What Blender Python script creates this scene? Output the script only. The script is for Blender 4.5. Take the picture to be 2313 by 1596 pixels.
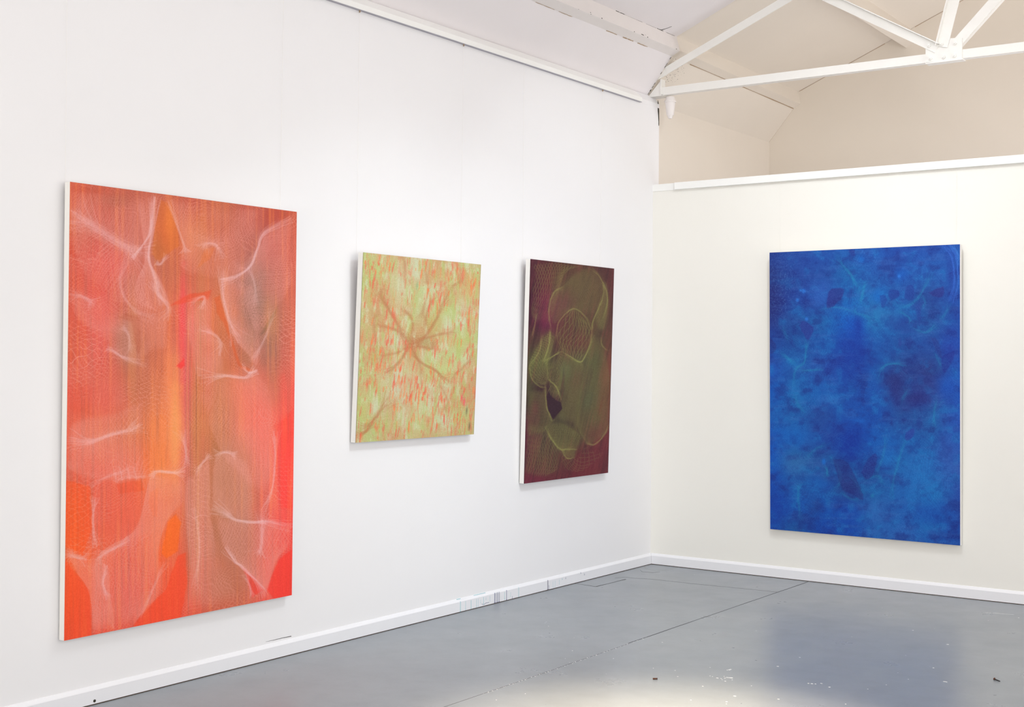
import bpy, bmesh, math, random
import numpy as np
from mathutils import Vector, Matrix
for o in list(bpy.data.objects): bpy.data.objects.remove(o)
SC = bpy.context.scene
COL = SC.collection

# ------------------------------------------------------------------ camera
F_PX, YAW, PITCH, ROLL = 2969.54, 0.6163, 0.0035, 0.0067
cam = bpy.data.objects.new('camera', bpy.data.cameras.new('camera')); COL.objects.link(cam)
cam.data.sensor_fit = 'HORIZONTAL'; cam.data.sensor_width = 36.0
cam.data.lens = 36.0 * F_PX / 2313.0
cam.data.clip_start = 0.05
_F = Vector((-math.sin(YAW)*math.cos(PITCH), math.cos(YAW)*math.cos(PITCH), math.sin(PITCH)))
_R = Vector((math.cos(YAW), math.sin(YAW), 0)); _U = _R.cross(_F)
_R2 = _R*math.cos(ROLL) + _U*math.sin(ROLL); _U2 = -_R*math.sin(ROLL) + _U*math.cos(ROLL)
CAM = Vector((4.7352, -8.4607, 1.5))
_m = Matrix((_R2, _U2, -_F)).transposed().to_4x4(); _m.translation = CAM
cam.matrix_world = _m
SC.camera = cam

# ------------------------------------------------------------------ light and exposure
SC.view_settings.view_transform = 'Standard'; SC.view_settings.look = 'None'
SC.view_settings.gamma = 1.0; SC.view_settings.use_curve_mapping = False
SC.view_settings.exposure = 0.0
SC.cycles.max_bounces = 8; SC.cycles.diffuse_bounces = 5; SC.cycles.glossy_bounces = 3
SC.cycles.transparent_max_bounces = 8
SC.cycles.caustics_reflective = False; SC.cycles.caustics_refractive = False
world = bpy.data.worlds.new('daylight'); SC.world = world; world.use_nodes = True
bg = world.node_tree.nodes['Background']; bg.inputs[0].default_value = (1.0, 0.974, 0.93, 1); bg.inputs[1].default_value = 1.98

def area(name, loc, aim, sx, sy, power, col, spread=180):
    l = bpy.data.lights.new(name, 'AREA'); l.shape = 'RECTANGLE'; l.size = sx; l.size_y = sy
    l.energy = power; l.color = col; l.spread = math.radians(spread)
    o = bpy.data.objects.new(name, l); COL.objects.link(o); o.location = loc
    o.rotation_euler = (Vector(aim)-Vector(loc)).to_track_quat('-Z', 'Y').to_euler()
    return o
# gallery lamps out of view; the ones marked as fill are added
LIGHTS = [((2.1, -3.1, 3.45), (1.1, -2.8, 1.0), 0.2, 0.5, 12.6, (0.86, 0.96, 1.0), 104),      # spots above the left wall
         ((2.3, -2.1, 3.75), (1.0, -0.2, 1.3), 0.2, 0.5, 11.6, (0.90, 0.97, 1.0), 110),       # spot towards the partition
         ((3.4, -1.1, 3.45), (2.4, -0.05, 3.4), 0.10, 0.3, 1.0, (1.0, 0.96, 0.90), 120),      # lamp clipped beside the truss
         ((3.2, 1.2, 0.7), (3.2, 1.2, 4), 1.8, 1.8, 38, (0.94, 0.93, 1.0), 180),              # added fill hidden behind the partition, brightening the far space
         ((2.2, -2.6, 3.75), (2.19, -2.6, 5), 0.5, 1.0, 49, (0.92, 1.0, 1.0), 180),           # added fill aimed up to brighten the roof slope
         ((2.75, -4.4, 3.9), (2.3, -3.95, 0), 0.3, 0.3, 27, (1.0, 0.81, 0.56), 33),         # warm downlight pooling on the floor
         ((1.8, -10.5, 1.4), (1.0, -2, 0.8), 2.5, 2.0, 44, (1.0, 0.93, 0.78), 180)]           # added fill light behind the camera, nothing modelled around it
for k, a in enumerate(LIGHTS): area('lamp_or_fill_light', *a)

# ------------------------------------------------------------------ helpers
def s2l(c):
    c = np.asarray(c, float)/255.0
    return np.where(c <= 0.04045, c/12.92, ((c+0.055)/1.055)**2.4)
def rgba(c): return tuple(float(x) for x in s2l(c)) + (1.0,)

class NT:
    def __init__(s, name, rough=0.6, spec=0.5):
        s.m = bpy.data.materials.new(name); s.m.use_nodes = True; s.t = s.m.node_tree
        s.b = s.t.nodes['Principled BSDF']; s.b.inputs['Roughness'].default_value = rough
        s.b.inputs['Specular IOR Level'].default_value = spec
    def n(s, kind, **kw):
        x = s.t.nodes.new(kind)
        for k, v in kw.items():
            if k in x.inputs.keys() if isinstance(k, str) else False: x.inputs[k].default_value = v
            else: setattr(x, k, v)
        return x
    def l(s, a, b): s.t.links.new(a, b)
    def coord(s, scale=(1, 1, 1), kind='Object'):
        tc = s.n('ShaderNodeTexCoord'); mp = s.n('ShaderNodeMapping'); mp.inputs['Scale'].default_value = scale
        s.l(tc.outputs[kind], mp.inputs['Vector']); return mp.outputs[0]
    def noise(s, vec, scale, detail=4, rough=0.5, dist=0.0):
        x = s.n('ShaderNodeTexNoise'); x.inputs['Scale'].default_value = scale; x.inputs['Detail'].default_value = detail
        x.inputs['Roughness'].default_value = rough; x.inputs['Distortion'].default_value = dist
        s.l(vec, x.inputs['Vector']); return x.outputs['Fac']
    def ramp(s, fac, p0, p1, c0=(0, 0, 0, 1), c1=(1, 1, 1, 1)):
        x = s.n('ShaderNodeValToRGB'); e = x.color_ramp.elements
        e[0].position = p0; e[0].color = c0; e[1].position = p1; e[1].color = c1
        s.l(fac, x.inputs[0]); return x.outputs[0]
    def mix(s, fac, a, b, mode='MIX'):
        x = s.n('ShaderNodeMix', data_type='RGBA', blend_type=mode)
        for v, i in ((fac, 0), (a, 6), (b, 7)):
            if hasattr(v, 'links'): s.l(v, x.inputs[i])
            else: x.inputs[i].default_value = v
        return x.outputs[2]
    def math(s, op, a, b=0.0):
        x = s.n('ShaderNodeMath', operation=op)
        for v, i in ((a, 0), (b, 1)):
            if hasattr(v, 'links'): s.l(v, x.inputs[i])
            else: x.inputs[i].default_value = v
        return x.outputs[0]
    def bump(s, h, strength, dist=0.002):
        x = s.n('ShaderNodeBump'); x.inputs['Strength'].default_value = strength; x.inputs['Distance'].default_value = dist
        s.l(h, x.inputs['Height']); s.l(x.outputs[0], s.b.inputs['Normal'])

def paint_mat(name, col, var=4, rough=0.55, bump=0.12, scale=6.0, spec=0.3):
    t = NT(name, rough, spec); v = t.coord()
    c2 = tuple(max(0, x-var) for x in col)
    t.l(t.mix(t.noise(v, scale, 5, 0.6), rgba(c2), rgba(col)), t.b.inputs['Base Color'])
    t.bump(t.noise(v, 90, 3, 0.6), bump, 0.001)
    return t.m

M_WALL = paint_mat('white_wall_paint', (238, 237, 239), 3, 0.6, 0.10, 1.3)
M_WALLR = paint_mat('warm_white_wall_paint', (238, 236, 230), 3, 0.6, 0.10, 1.3)
M_CEIL = paint_mat('ceiling_paint', (236, 231, 233), 6, 0.7, 0.25, 2.2)
M_SHADED = paint_mat('shade_tinted_paint', (232, 224, 214), 7, 0.7, 0.25, 1.6)  # duller, warmer white: the dim light beyond the partition worked into the colour
M_TRIM = paint_mat('gloss_white_trim', (243, 243, 241), 3, 0.35, 0.15, 5, 0.5)
M_BASE = paint_mat('baseboard_paint', (236, 236, 240), 4, 0.4, 0.15, 5, 0.5)
M_STEEL = paint_mat('white_painted_steel', (240, 238, 234), 6, 0.4, 0.3, 9, 0.5)
M_WOOD = paint_mat('white_painted_timber', (234, 228, 226), 8, 0.6, 0.4, 7)
M_EDGE = paint_mat('primed_canvas_edge', (238, 236, 232), 4, 0.7, 0.3, 20)
M_DARK = paint_mat('dark_gap', (92, 76, 62), 30, 0.9, 0.2, 30, 0.1)
M_CRACK = paint_mat('dark_crack', (70, 66, 58), 25, 0.9, 0.2, 60, 0.1)  # one dark tone for cracks, chips, scuffs and mould

def tag(o, label=None, cat=None, group=None, kind=None):
    if label: o['label'] = label
    if cat: o['category'] = cat
    if group: o['group'] = group
    if kind: o['kind'] = kind
    return o
def empty(name, loc=(0, 0, 0)):
    o = bpy.data.objects.new(name, None); COL.objects.link(o); o.location = loc
    o.empty_display_size = 0.05; return o

class MB:
    def __init__(s): s.v = []; s.f = []
    def poly(s, pts, faces):
        n = len(s.v); s.v += [tuple(p) for p in pts]; s.f += [tuple(n+i for i in f) for f in faces]; return s
    def box(s, a, b):
        x0, y0, z0 = a; x1, y1, z1 = b
        p = [(x0,y0,z0),(x1,y0,z0),(x1,y1,z0),(x0,y1,z0),(x0,y0,z1),(x1,y0,z1),(x1,y1,z1),(x0,y1,z1)]
        return s.poly(p, [(0,3,2,1),(4,5,6,7),(0,1,5,4),(1,2,6,5),(2,3,7,6),(3,0,4,7)])
    def prism(s, sec, a, b, cut=None):
        """section: list of points (2-tuples) carried from offset a to offset b (functions of the point)"""
        n = len(sec); pa = [a(p) for p in sec]; pb = [b(p) for p in sec]
        return s.poly(pa+pb, [tuple(range(n))[::-1], tuple(range(n, 2*n))] + [(i, (i+1) % n, n+(i+1) % n, n+i) for i in range(n)])
    def bar(s, p0, p1, side, up, w0, w1, h0, h1):
        """rectangular bar from p0 to p1; section spans side*[w0,w1], up*[h0,h1]"""
        p0, p1, side, up = Vector(p0), Vector(p1), Vector(side).normalized(), Vector(up).normalized()
        q = [(w0,h0),(w1,h0),(w1,h1),(w0,h1)]
        return s.poly([p0+side*a+up*b for a, b in q]+[p1+side*a+up*b for a, b in q],
                      [(3,2,1,0),(4,5,6,7),(0,1,5,4),(1,2,6,5),(2,3,7,6),(3,0,4,7)])
    def cyl(s, p0, p1, r0, r1=None, n=16):
        r1 = r0 if r1 is None else r1; p0, p1 = Vector(p0), Vector(p1); d = (p1-p0).normalized()
        a = d.orthogonal().normalized(); b = d.cross(a)
        A = [p0+(a*math.cos(t)+b*math.sin(t))*r0 for t in [2*math.pi*i/n for i in range(n)]]
        B = [p1+(a*math.cos(t)+b*math.sin(t))*r1 for t in [2*math.pi*i/n for i in range(n)]]
        return s.poly(A+B, [tuple(range(n))[::-1], tuple(range(n, 2*n))]+[(i,(i+1)%n,n+(i+1)%n,n+i) for i in range(n)])
    def build(s, name, mat, parent=None, bevel=0.0, smooth=False):
        me = bpy.data.meshes.new(name); me.from_pydata(s.v, [], s.f); me.update()
        bm = bmesh.new(); bm.from_mesh(me); bmesh.ops.recalc_face_normals(bm, faces=bm.faces)
        if bevel: bmesh.ops.bevel(bm, geom=list(bm.edges), offset=bevel, segments=2, affect='EDGES', profile=0.6)
        bm.to_mesh(me); bm.free()
        if smooth:
            for p in me.polygons: p.use_smooth = True
        me.materials.append(mat)
        o = bpy.data.objects.new(name, me); COL.objects.link(o)
        if parent: o.parent = parent; o.matrix_parent_inverse = Matrix.Translation(-Vector(parent.location))
        return o
def struct(o, label=None): return tag(o, label, None, None, 'structure')

# ------------------------------------------------------------------ the room shell
YB, XR = -12.0, 6.6            # how far the room runs behind and to the right of the camera
YE = 2.20                      # end gable beyond the partition
Z_RAIL = 3.3515
def roof(x):                   # upper ceiling plane
    return 3.8088 + 0.4145*(x-0.1845)
RIDGE = 3.3
# floor --------------------------------------------------------------
t = NT('grey_floor_paint', 0.2, 0.55); v = t.coord()
big = t.noise(v, 0.9, 4, 0.55); mid = t.noise(v, 7, 6, 0.62)
vs = t.coord((1, 6, 1)); scuff = t.noise(vs, 11, 6, 0.7, 0.5)
c = t.mix(big, rgba((129, 136, 144)), rgba((142, 147, 152)))
c = t.mix(t.math('MULTIPLY', t.ramp(mid, 0.45, 0.75), 0.35), c, rgba((118, 121, 126)))
c = t.mix(t.math('MULTIPLY', t.ramp(scuff, 0.60, 0.85), 0.10), c, rgba((98, 99, 102)))
vo = t.n('ShaderNodeTexVoronoi', feature='F1'); vo.inputs['Scale'].default_value = 9.0; vo.inputs['Randomness'].default_value = 1.0
t.l(v, vo.inputs['Vector'])
sp = t.math('LESS_THAN', vo.outputs['Distance'], 0.028)
gate = t.math('GREATER_THAN', t.noise(v, 2.1, 2, 0.5), 0.53)
sp = t.math('MULTIPLY', sp, gate)
c = t.mix(sp, c, rgba((228, 230, 228)))
vo2 = t.n('ShaderNodeTexVoronoi', feature='F1'); vo2.inputs['Scale'].default_value = 5.0
t.l(t.coord((1.3, 0.8, 1)), vo2.inputs['Vector'])
c = t.mix(t.math('MULTIPLY', t.math('LESS_THAN', vo2.outputs['Distance'], 0.016), 0.5), c, rgba((70, 72, 74)))
t.l(c, t.b.inputs['Base Color'])
r = t.mix(t.noise(v, 3.0, 5, 0.6), (0.20, 0.20, 0.20, 1), (0.42, 0.42, 0.42, 1))
t.l(r, t.b.inputs['Roughness'])
t.bump(t.math('ADD', t.noise(vs, 30, 4, 0.6), t.noise(v, 120, 3, 0.6)), 0.10, 0.002)
M_FLOOR = t.m
floor = struct(MB().box((-0.3, YB, -0.12), (XR+0.1, YE+0.2, 0.0)).build('floor', M_FLOOR))

# walls --------------------------------------------------------------
struct(MB().box((-0.075, YB, 0), (0, 0.085, Z_RAIL)).build('wall_left', M_WALL))
struct(MB().box((-0.20, YB, 0), (-0.078, YE+0.1, 3.40)).build('wall_far_left', M_SHADED))
struct(MB().box((0, 0, 0), (XR, 0.085, 2.7268)).build('wall_right', M_WALLR))
g = MB()
sec = [(-0.078, 0), (XR, 0), (XR, roof(2*RIDGE-XR)), (RIDGE, roof(RIDGE)), (0.1, roof(0.1)), (-0.078, 3.40)]
g.prism(sec, lambda p: (p[0], YE, p[1]), lambda p: (p[0], YE+0.15, p[1]))
struct(g.build('wall_back', M_SHADED))

# ceiling: steep foot above the rail, then the long slope to the ridge and down the far side
DZ = 0.030                      # the roof line rides this much higher in the front room than at the end gable
def lift(y): return DZ*min(1.0, max(0.0, (YE-y)/YE))
def strip(pts, th, y0, y1):
    """folded slab along Y from a line of (x, z, k) points; k is how far the point takes part in the lift"""
    mb = MB()
    for i in range(len(pts)-1):
        (xa, za, ka), (xb, zb, kb) = pts[i], pts[i+1]; q = []
        for y in (y0, y1):
            q += [(xa, y, za+ka*lift(y)), (xb, y, zb+kb*lift(y)), (xb-0.02, y, zb+kb*lift(y)+th), (xa-0.02, y, za+ka*lift(y)+th)]
        mb.poly(q, [(0,1,2,3), (7,6,5,4), (0,4,5,1), (1,5,6,2), (2,6,7,3), (3,7,4,0)])
    return mb
prof = [(-0.085, 3.392, 0), (0.149, 3.671, 1), (0.165, 3.8007, 1), (RIDGE, roof(RIDGE), 1), (2*RIDGE-0.1, roof(0.1), 1)]
struct(strip(prof, 0.1, YB, 0.0).build('ceiling', M_CEIL))
struct(strip(prof, 0.1, 0.0, YE+0.1).build('ceiling_far', M_SHADED))

# picture rail along the left wall: square lower lip, then a bevelled top running back to the ceiling
g = MB()
sec = [(-0.05, Z_RAIL), (0.022, Z_RAIL), (0.022, Z_RAIL+0.030), (-0.040, 3.437), (-0.06, 3.42)]
g.prism(sec, lambda p: (p[0], YB, p[1]), lambda p: (p[0], -0.205, p[1]))
tr1 = struct(g.build('trim_1', M_TRIM))
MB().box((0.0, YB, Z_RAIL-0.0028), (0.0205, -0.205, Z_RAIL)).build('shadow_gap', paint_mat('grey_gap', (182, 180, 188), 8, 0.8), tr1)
g = MB()
sec = [(-0.05, Z_RAIL), (0.001, Z_RAIL), (0.001, Z_RAIL+0.030), (-0.040, 3.437), (-0.06, 3.42)]
g.prism(sec, lambda p: (p[0], -0.205, p[1]), lambda p: (p[0], 0.085, p[1]))
struct(g.build('trim_2', M_WALL))
# capping rail on the partition
g = MB().box((0.19, -0.028, 2.7268), (XR, 0.085, 2.7777))
struct(g.build('trim_3', M_TRIM, None, 0.003))
struct(MB().box((0.0, -0.004, 2.727), (0.19, 0.085, 2.7775)).build('trim_4', M_TRIM))

# baseboards ---------------------------------------------------------
BH = 0.062
sec = [(0, 0.004), (0.013, 0.004), (0.013, BH), (0.011, BH+0.004), (0.003, BH+0.017), (0, BH+0.018)]
g = MB().prism(sec, lambda p: (p[0], YB, p[1]), lambda p: (p[0], -0.001-p[0], p[1]))
bl = struct(g.build('baseboard_left', M_BASE))
g = MB().prism(sec, lambda p: (0.001+p[0], -p[0], p[1]), lambda p: (XR, -p[0], p[1]))
br = struct(g.build('baseboard_right', M_BASE))
# the dark gap under the baseboards
MB().box((0.0, YB, 0.0), (0.0125, -0.002, 0.0045)).build('gap', M_DARK, bl)
MB().box((0.002, -0.0125, 0.0), (XR, -0.0, 0.0045)).build('gap', M_DARK, br)

# ------------------------------------------------------------------ roof timbers
def purlin(x0, z0, label):
    # section tilted with the roof slope: A lower left, B lower right, C upper right
    g = MB()
    for y0, y1 in ((YB, 0.0), (0.0, YE)):
        q = []
        for y in (y0, y1):
            h = lift(y)
            q += [(x0, y, z0+h), (x0+0.0647, y, z0+0.0318+h), (x0+0.0357, y, roof(x0+0.0357)+0.01+h), (x0-0.035, y, roof(x0-0.035)+0.01+h)]
        g.poly(q, [(0,1,2,3), (7,6,5,4), (0,4,5,1), (1,5,6,2), (2,6,7,3), (3,7,4,0)])
    o = g.build('roof_beam', M_WOOD); o.data.materials.append(M_SHADED)      # beyond the truss the dimmer, warmer light is tinted into the colour
    for p in o.data.polygons:
        if p.center.y > 0.001: p.material_index = 1
    return tag(o, label, 'roof beam')
pur = purlin(0.149, 3.671, 'white painted timber roof beam with chipped edge, just above the left wall')
purlin(1.129, 4.066, 'timber roof beam high on the slope, behind the steel roof truss')

# ------------------------------------------------------------------ steel roof truss in the partition's plane
TR = empty('roof_truss', (3.3, 0.0, 3.43))
tag(TR, 'white painted steel roof truss with bolted joint plate spanning above the partition', 'roof truss')
M_BOLT = M_STEEL
def on(name, mb, bevel=0.0, mat=None): return mb.build(name, mat or M_STEEL, TR, bevel)
# bottom chord: an angle, upright leg towards the room, flat leg running back under it
zc0, zc1 = 3.4275, 3.4165      # underside at the left end and far right
def zc(x): return 3.4285 - 0.0022*x
g = MB().bar((0.066, 0.0, zc(0.066)), (6.5, 0.0, zc(6.5)), (0, 1, 0), (0, 0, 1), 0, 0.008, 0, 0.056)
g.bar((0.066, 0.0, zc(0.066)), (6.5, 0.0, zc(6.5)), (0, 1, 0), (0, 0, 1), 0.008, 0.055, 0, 0.007)
on('bottom_chord', g)
# triangular end plate against the sloping ceiling
g = MB().poly([(-0.046, 0.004, 3.433), (0.066, 0.004, 3.431), (0.066, 0.004, 3.545), (-0.046, 0.014, 3.433), (0.066, 0.014, 3.431), (0.066, 0.014, 3.545)],
              [(0,1,2), (5,4,3), (0,3,4,1), (1,4,5,2), (2,5,3,0)])
g.box((0.058, -0.006, 3.431), (0.068, 0.05, 3.545))
g.box((-0.05, 0.0, 3.425), (0.075, 0.10, 3.432))
on('end_plate', g)
# rafter (top chord): angle under the purlins
d = Vector((1, 0, 0.4045)).normalized(); up = Vector((-d.z, 0, d.x))
p0 = Vector((0.112, 0, 3.578)); p1 = p0 + d*(RIDGE-0.112)/d.x
g = MB().bar(p0, p1, (0, 1, 0), up, 0, 0.008, 0, 0.0545).bar(p0, p1, (0, 1, 0), up, 0.008, 0.055, 0.047, 0.0545)
g.bar(p0-d*0.17, p0, (0, 1, 0), up, 0.006, 0.012, 0.0, 0.05)
q0 = Vector((2*RIDGE-0.112, 0, 3.578)); up2 = Vector((d.z, 0, d.x))
on('top_chord', g)
g = MB().bar(q0, p1, (0, 1, 0), up2, 0, 0.008, 0, 0.0545).bar(q0, p1, (0, 1, 0), up2, 0.008, 0.055, 0.047, 0.0545)
on('top_chord', g)
# joint plate
g = MB().poly([(2.004, -0.012, 3.424), (2.236, -0.012, 3.4175), (2.236, -0.012, 3.551), (2.15, -0.012, 3.560), (2.004, -0.012, 3.512),
               (2.004, -0.002, 3.424), (2.236, -0.002, 3.4175), (2.236, -0.002, 3.551), (2.15, -0.002, 3.560), (2.004, -0.002, 3.512)],
              [(0,1,2,3,4), (9,8,7,6,5), (0,5,6,1), (1,6,7,2), (2,7,8,3), (3,8,9,4), (4,9,5,0)])
g.box((2.004, -0.014, 3.4135), (2.240, 0.055, 3.4215))
on('joint_plate', g)
# web members: angles, each with an upright face and a flange standing out from its upper edge
def web(bl_, br_, w, flange_side, name='web_member', y=-0.018):
    a, b = Vector((bl_[0], y, bl_[1])), Vector((br_[0], y, br_[1])); dd = (b-a).normalized(); n = Vector((-dd.z, 0, dd.x))
    g = MB().bar(a, b, (0, 1, 0), n, 0, 0.006, 0, w)
    if flange_side > 0: g.bar(a, b, (0, 1, 0), n, -0.030, -0.0002, w-0.006, w)
    elif flange_side < 0: g.bar(a, b, (0, 1, 0), n, -0.030, -0.0002, 0, 0.006)
    else: g.bar(a, b, (0, 1, 0), n, 0.0062, 0.045, -0.002, 0.006)
    on(name, g)
# left diagonal climbs to the left (drawn from its top end so that the normal points up)
dl = Vector((2.005-1.289, 0, 3.513-3.938)).normalized()
a = Vector((2.065, 0, 3.477)); b = a - dl*1.35
web((b.x, b.z), (a.x, a.z), 0.062, 1)
# steep strut, leaning right going up (drawn upwards: the normal points left)
dv = Vector((2.219-2.158, 0, 3.797-3.557)).normalized()
a = Vector((2.146, 0, 3.500)); b = a + dv*0.95
web((a.x, a.z), (b.x, b.z), 0.074, 1, y=-0.020)
# right diagonal behind the plate
dr = Vector((2.471-2.238, 0, 3.758-3.523)).normalized()
a = Vector((2.150, 0, 3.434)); b = a + dr*1.75
web((a.x, a.z), (b.x, b.z), 0.062, 0, y=0.0)
for bx, bz, y in ((2.034, 3.533, -0.018), (2.115, 3.531, -0.020), (2.198, 3.528, -0.012), (2.041, 3.450, -0.012), (2.126, 3.448, -0.012), (2.195, 3.449, -0.012)):
    g = MB().cyl((bx-0.006, y, bz-0.004), (bx-0.006, y-0.010, bz-0.004), 0.0135, n=6).cyl((bx-0.006, y-0.008, bz-0.004), (bx-0.006, y-0.019, bz-0.004), 0.0075, 0.006, 12)
    on('bolt', g)

# white pipe stub under the truss end
g = MB().cyl((0.105, 0.062, 3.421), (0.105, 0.062, 3.385), 0.030, 0.041, 24).cyl((0.105, 0.062, 3.389), (0.105, 0.062, 3.379), 0.043, 0.043, 24)
PS = empty('pipe_stub', (0.105, 0.062, 3.26)); tag(PS, 'short white painted pipe stub hanging below the left end of the roof truss', 'pipe')
g.build('collar', M_WOOD, PS, smooth=False)
MB().cyl((0.105, 0.062, 3.381), (0.105, 0.062, 3.285), 0.038, 0.026, 24).cyl((0.105, 0.062, 3.287), (0.105, 0.062, 3.262), 0.024, 0.012, 24).build('pipe', M_WOOD, PS)

# ------------------------------------------------------------------ cracks and flaked edges (real gaps in the paint)
rnd = random.Random(5)
def ribbon(pts, widths, nrm, off=0.0008):
    """thin slab along a 3D polyline lying on a surface with normal nrm"""
    g = MB(); nrm = Vector(nrm).normalized(); P = [Vector(p)+nrm*off for p in pts]; n = len(P); vv = []
    for i, p in enumerate(P):
        t_ = (P[min(i+1, n-1)]-P[max(i-1, 0)]).normalized(); s_ = t_.cross(nrm).normalized()*widths[i]*0.5
        vv += [p-s_, p+s_, p+s_-nrm*off*0.9, p-s_-nrm*off*0.9]
    ff = [(0,1,2,3), tuple(4*(n-1)+i for i in (3,2,1,0))]
    for i in range(n-1):
        for k in range(4): ff.append((4*i+k, 4*i+4+k, 4*i+4+(k+1) % 4, 4*i+(k+1) % 4))
    return g.poly(vv, ff)
def wobble(a, b, n, amp, seed, axis=(0, 0, 1)):
    r_ = random.Random(seed); a, b, ax = Vector(a), Vector(b), Vector(axis)
    return [a.lerp(b, i/(n-1)) + ax*r_.uniform(-amp, amp) for i in range(n)]
wl = bpy.data.objects['wall_left']; cl = bpy.data.objects['ceiling']; cf = bpy.data.objects['ceiling_far']
zs = [3.409, 3.39, 3.36, 3.33, 3.30, 3.27, 3.25, 3.235, 3.226, 3.222]
ribbon([(0.0, 0.066+0.0026*i*1.0 if i < 6 else 0.080, z) for i, z in enumerate(zs)], [0.004, .012, .018, .020, .014, .012, .009, .010, .007, .004], (1, 0, 0)).build('crack', M_CRACK, wl)
# ------------------------------------------------------------------ painter: colour fields laid on each canvas
def vnoise(X, Y, seed):
    """smooth value noise, vectorised"""
    xi = np.floor(X).astype(np.int64); yi = np.floor(Y).astype(np.int64); fx = X-xi; fy = Y-yi
    fx = fx*fx*(3-2*fx); fy = fy*fy*(3-2*fy)
    def h(a, b):
        n = (a*374761393 + b*668265263 + seed*2147483647 + 1013904223) & 0xffffffff
        n = ((n ^ (n >> 13))*1274126177) & 0xffffffff
        return ((n ^ (n >> 16)) & 0xffff)/65535.0
    return (h(xi, yi)*(1-fx)+h(xi+1, yi)*fx)*(1-fy)+(h(xi, yi+1)*(1-fx)+h(xi+1, yi+1)*fx)*fy
def fbm(X, Y, seed, o=4):
    r = 0; a = 0.5; t_ = 0
    for k in range(o):
        r = r+a*vnoise(X*2**k, Y*2**k, seed+k*17); t_ += a; a *= 0.55
    return r/t_
def homog(src, dst):
    A = []
    for (x, y), (u, v) in zip(src, dst):
        A += [[x, y, 1, 0, 0, 0, -u*x, -u*y, -u], [0, 0, 0, x, y, 1, -v*x, -v*y, -v]]
    return np.linalg.svd(np.array(A, float))[2][-1].reshape(3, 3)
def smooth(e0, e1, x):
    t_ = np.clip((x-e0)/(e1-e0), 0, 1); return t_*t_*(3-2*t_)
class Canvas:
    """colours are laid out in a working frame whose corners are `quad` (top left, top right, bottom right, bottom left)"""
    def __init__(s, quad, W, H):
        s.W, s.H = W, H
        uv = [(0, 0), (1, 0), (1, 1), (0, 1)]
        s.M = homog(quad, uv); Mi = homog(uv, quad)
        s.V, s.U = np.mgrid[0:H, 0:W]; s.U = s.U/(W-1.0); s.V = s.V/(H-1.0)
        w = Mi[2, 0]*s.U+Mi[2, 1]*s.V+Mi[2, 2]
        s.X = (Mi[0, 0]*s.U+Mi[0, 1]*s.V+Mi[0, 2])/w; s.Y = (Mi[1, 0]*s.U+Mi[1, 1]*s.V+Mi[1, 2])/w
        s.C = np.zeros((H, W, 3)); s.wob = 2.2; s.core = 0.5; s.hair = 14
    def grid(s, rows):
        G = np.array(rows, float); n, m = G.shape[:2]
        def idx(t_, k):
            x = t_*(k-1); i = np.clip(np.floor(x).astype(int), 0, k-2); f = x-i; return i, (f*f*(3-2*f))*0.6+f*0.4
        i, fi = idx(s.V, n); j, fj = idx(s.U, m); fi = fi[..., None]; fj = fj[..., None]
        s.C = (G[i, j]*(1-fj)+G[i, j+1]*fj)*(1-fi)+(G[i+1, j]*(1-fj)+G[i+1, j+1]*fj)*fi
    def over(s, col, a):
        a = np.clip(a, 0, 1)[..., None]; s.C = s.C*(1-a)+np.array(col, float)*a
    def blobm(s, x, y, rx, ry, rot=0, pw=1.0, warp=0.25, seed=3):
        c_, s_ = math.cos(math.radians(rot)), math.sin(math.radians(rot))
        dx, dy = s.X-x, s.Y-y; a = (dx*c_+dy*s_)/rx; b = (-dx*s_+dy*c_)/ry
        d = a*a+b*b
        if warp: d = d*(1+warp*4*(fbm(s.X/22.0, s.Y/22.0, seed+int(x), 3)-0.5))
        return np.exp(-np.maximum(d, 0)**pw)
    def blob(s, x, y, rx, ry, col, a=0.6, rot=0, pw=1.0, warp=0.25): s.over(col, a*s.blobm(x, y, rx, ry, rot, pw, warp))
    def polym(s, pts, soft=2.0, wob=1.5):
        P = np.array(pts, float); x0, y0 = P.min(0)-4*soft-4; x1, y1 = P.max(0)+4*soft+4
        box = (s.X > x0) & (s.X < x1) & (s.Y > y0) & (s.Y < y1); X = s.X[box]; Y = s.Y[box]
        if wob: X = X+wob*2*(fbm(X/9, Y/9, 5, 2)-0.5); Y = Y+wob*2*(fbm(X/9, Y/9, 9, 2)-0.5)
        d = np.full(X.shape, 1e9); ins = np.zeros(X.shape, bool)
        for i in range(len(P)):
            a, b = P[i], P[(i+1) % len(P)]; e = b-a; L = (e@e)+1e-9
            t_ = np.clip(((X-a[0])*e[0]+(Y-a[1])*e[1])/L, 0, 1)
            d = np.minimum(d, np.hypot(X-a[0]-t_*e[0], Y-a[1]-t_*e[1]))
            cr = ((a[1] > Y) != (b[1] > Y)) & (X < (b[0]-a[0])*(Y-a[1])/(b[1]-a[1]+1e-12)+a[0]); ins ^= cr
        m = np.zeros(s.X.shape); m[box] = smooth(-soft, soft, np.where(ins, d, -d)); return m
    def spl(s, pts, n=14):
        P = np.array(pts, float)
        if len(P) < 3: return P
        Q = np.vstack([2*P[0]-P[1], P, 2*P[-1]-P[-2]]); out = []
        for i in range(1, len(Q)-2):
            for t_ in np.linspace(0, 1, n, endpoint=False):
                a, b, c, d = Q[i-1:i+3]
                out.append(0.5*((2*b)+(c-a)*t_+(2*a-5*b+4*c-d)*t_**2+(3*b-a-3*c+d)*t_**3))
        return np.array(out+[P[-1]])
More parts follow.
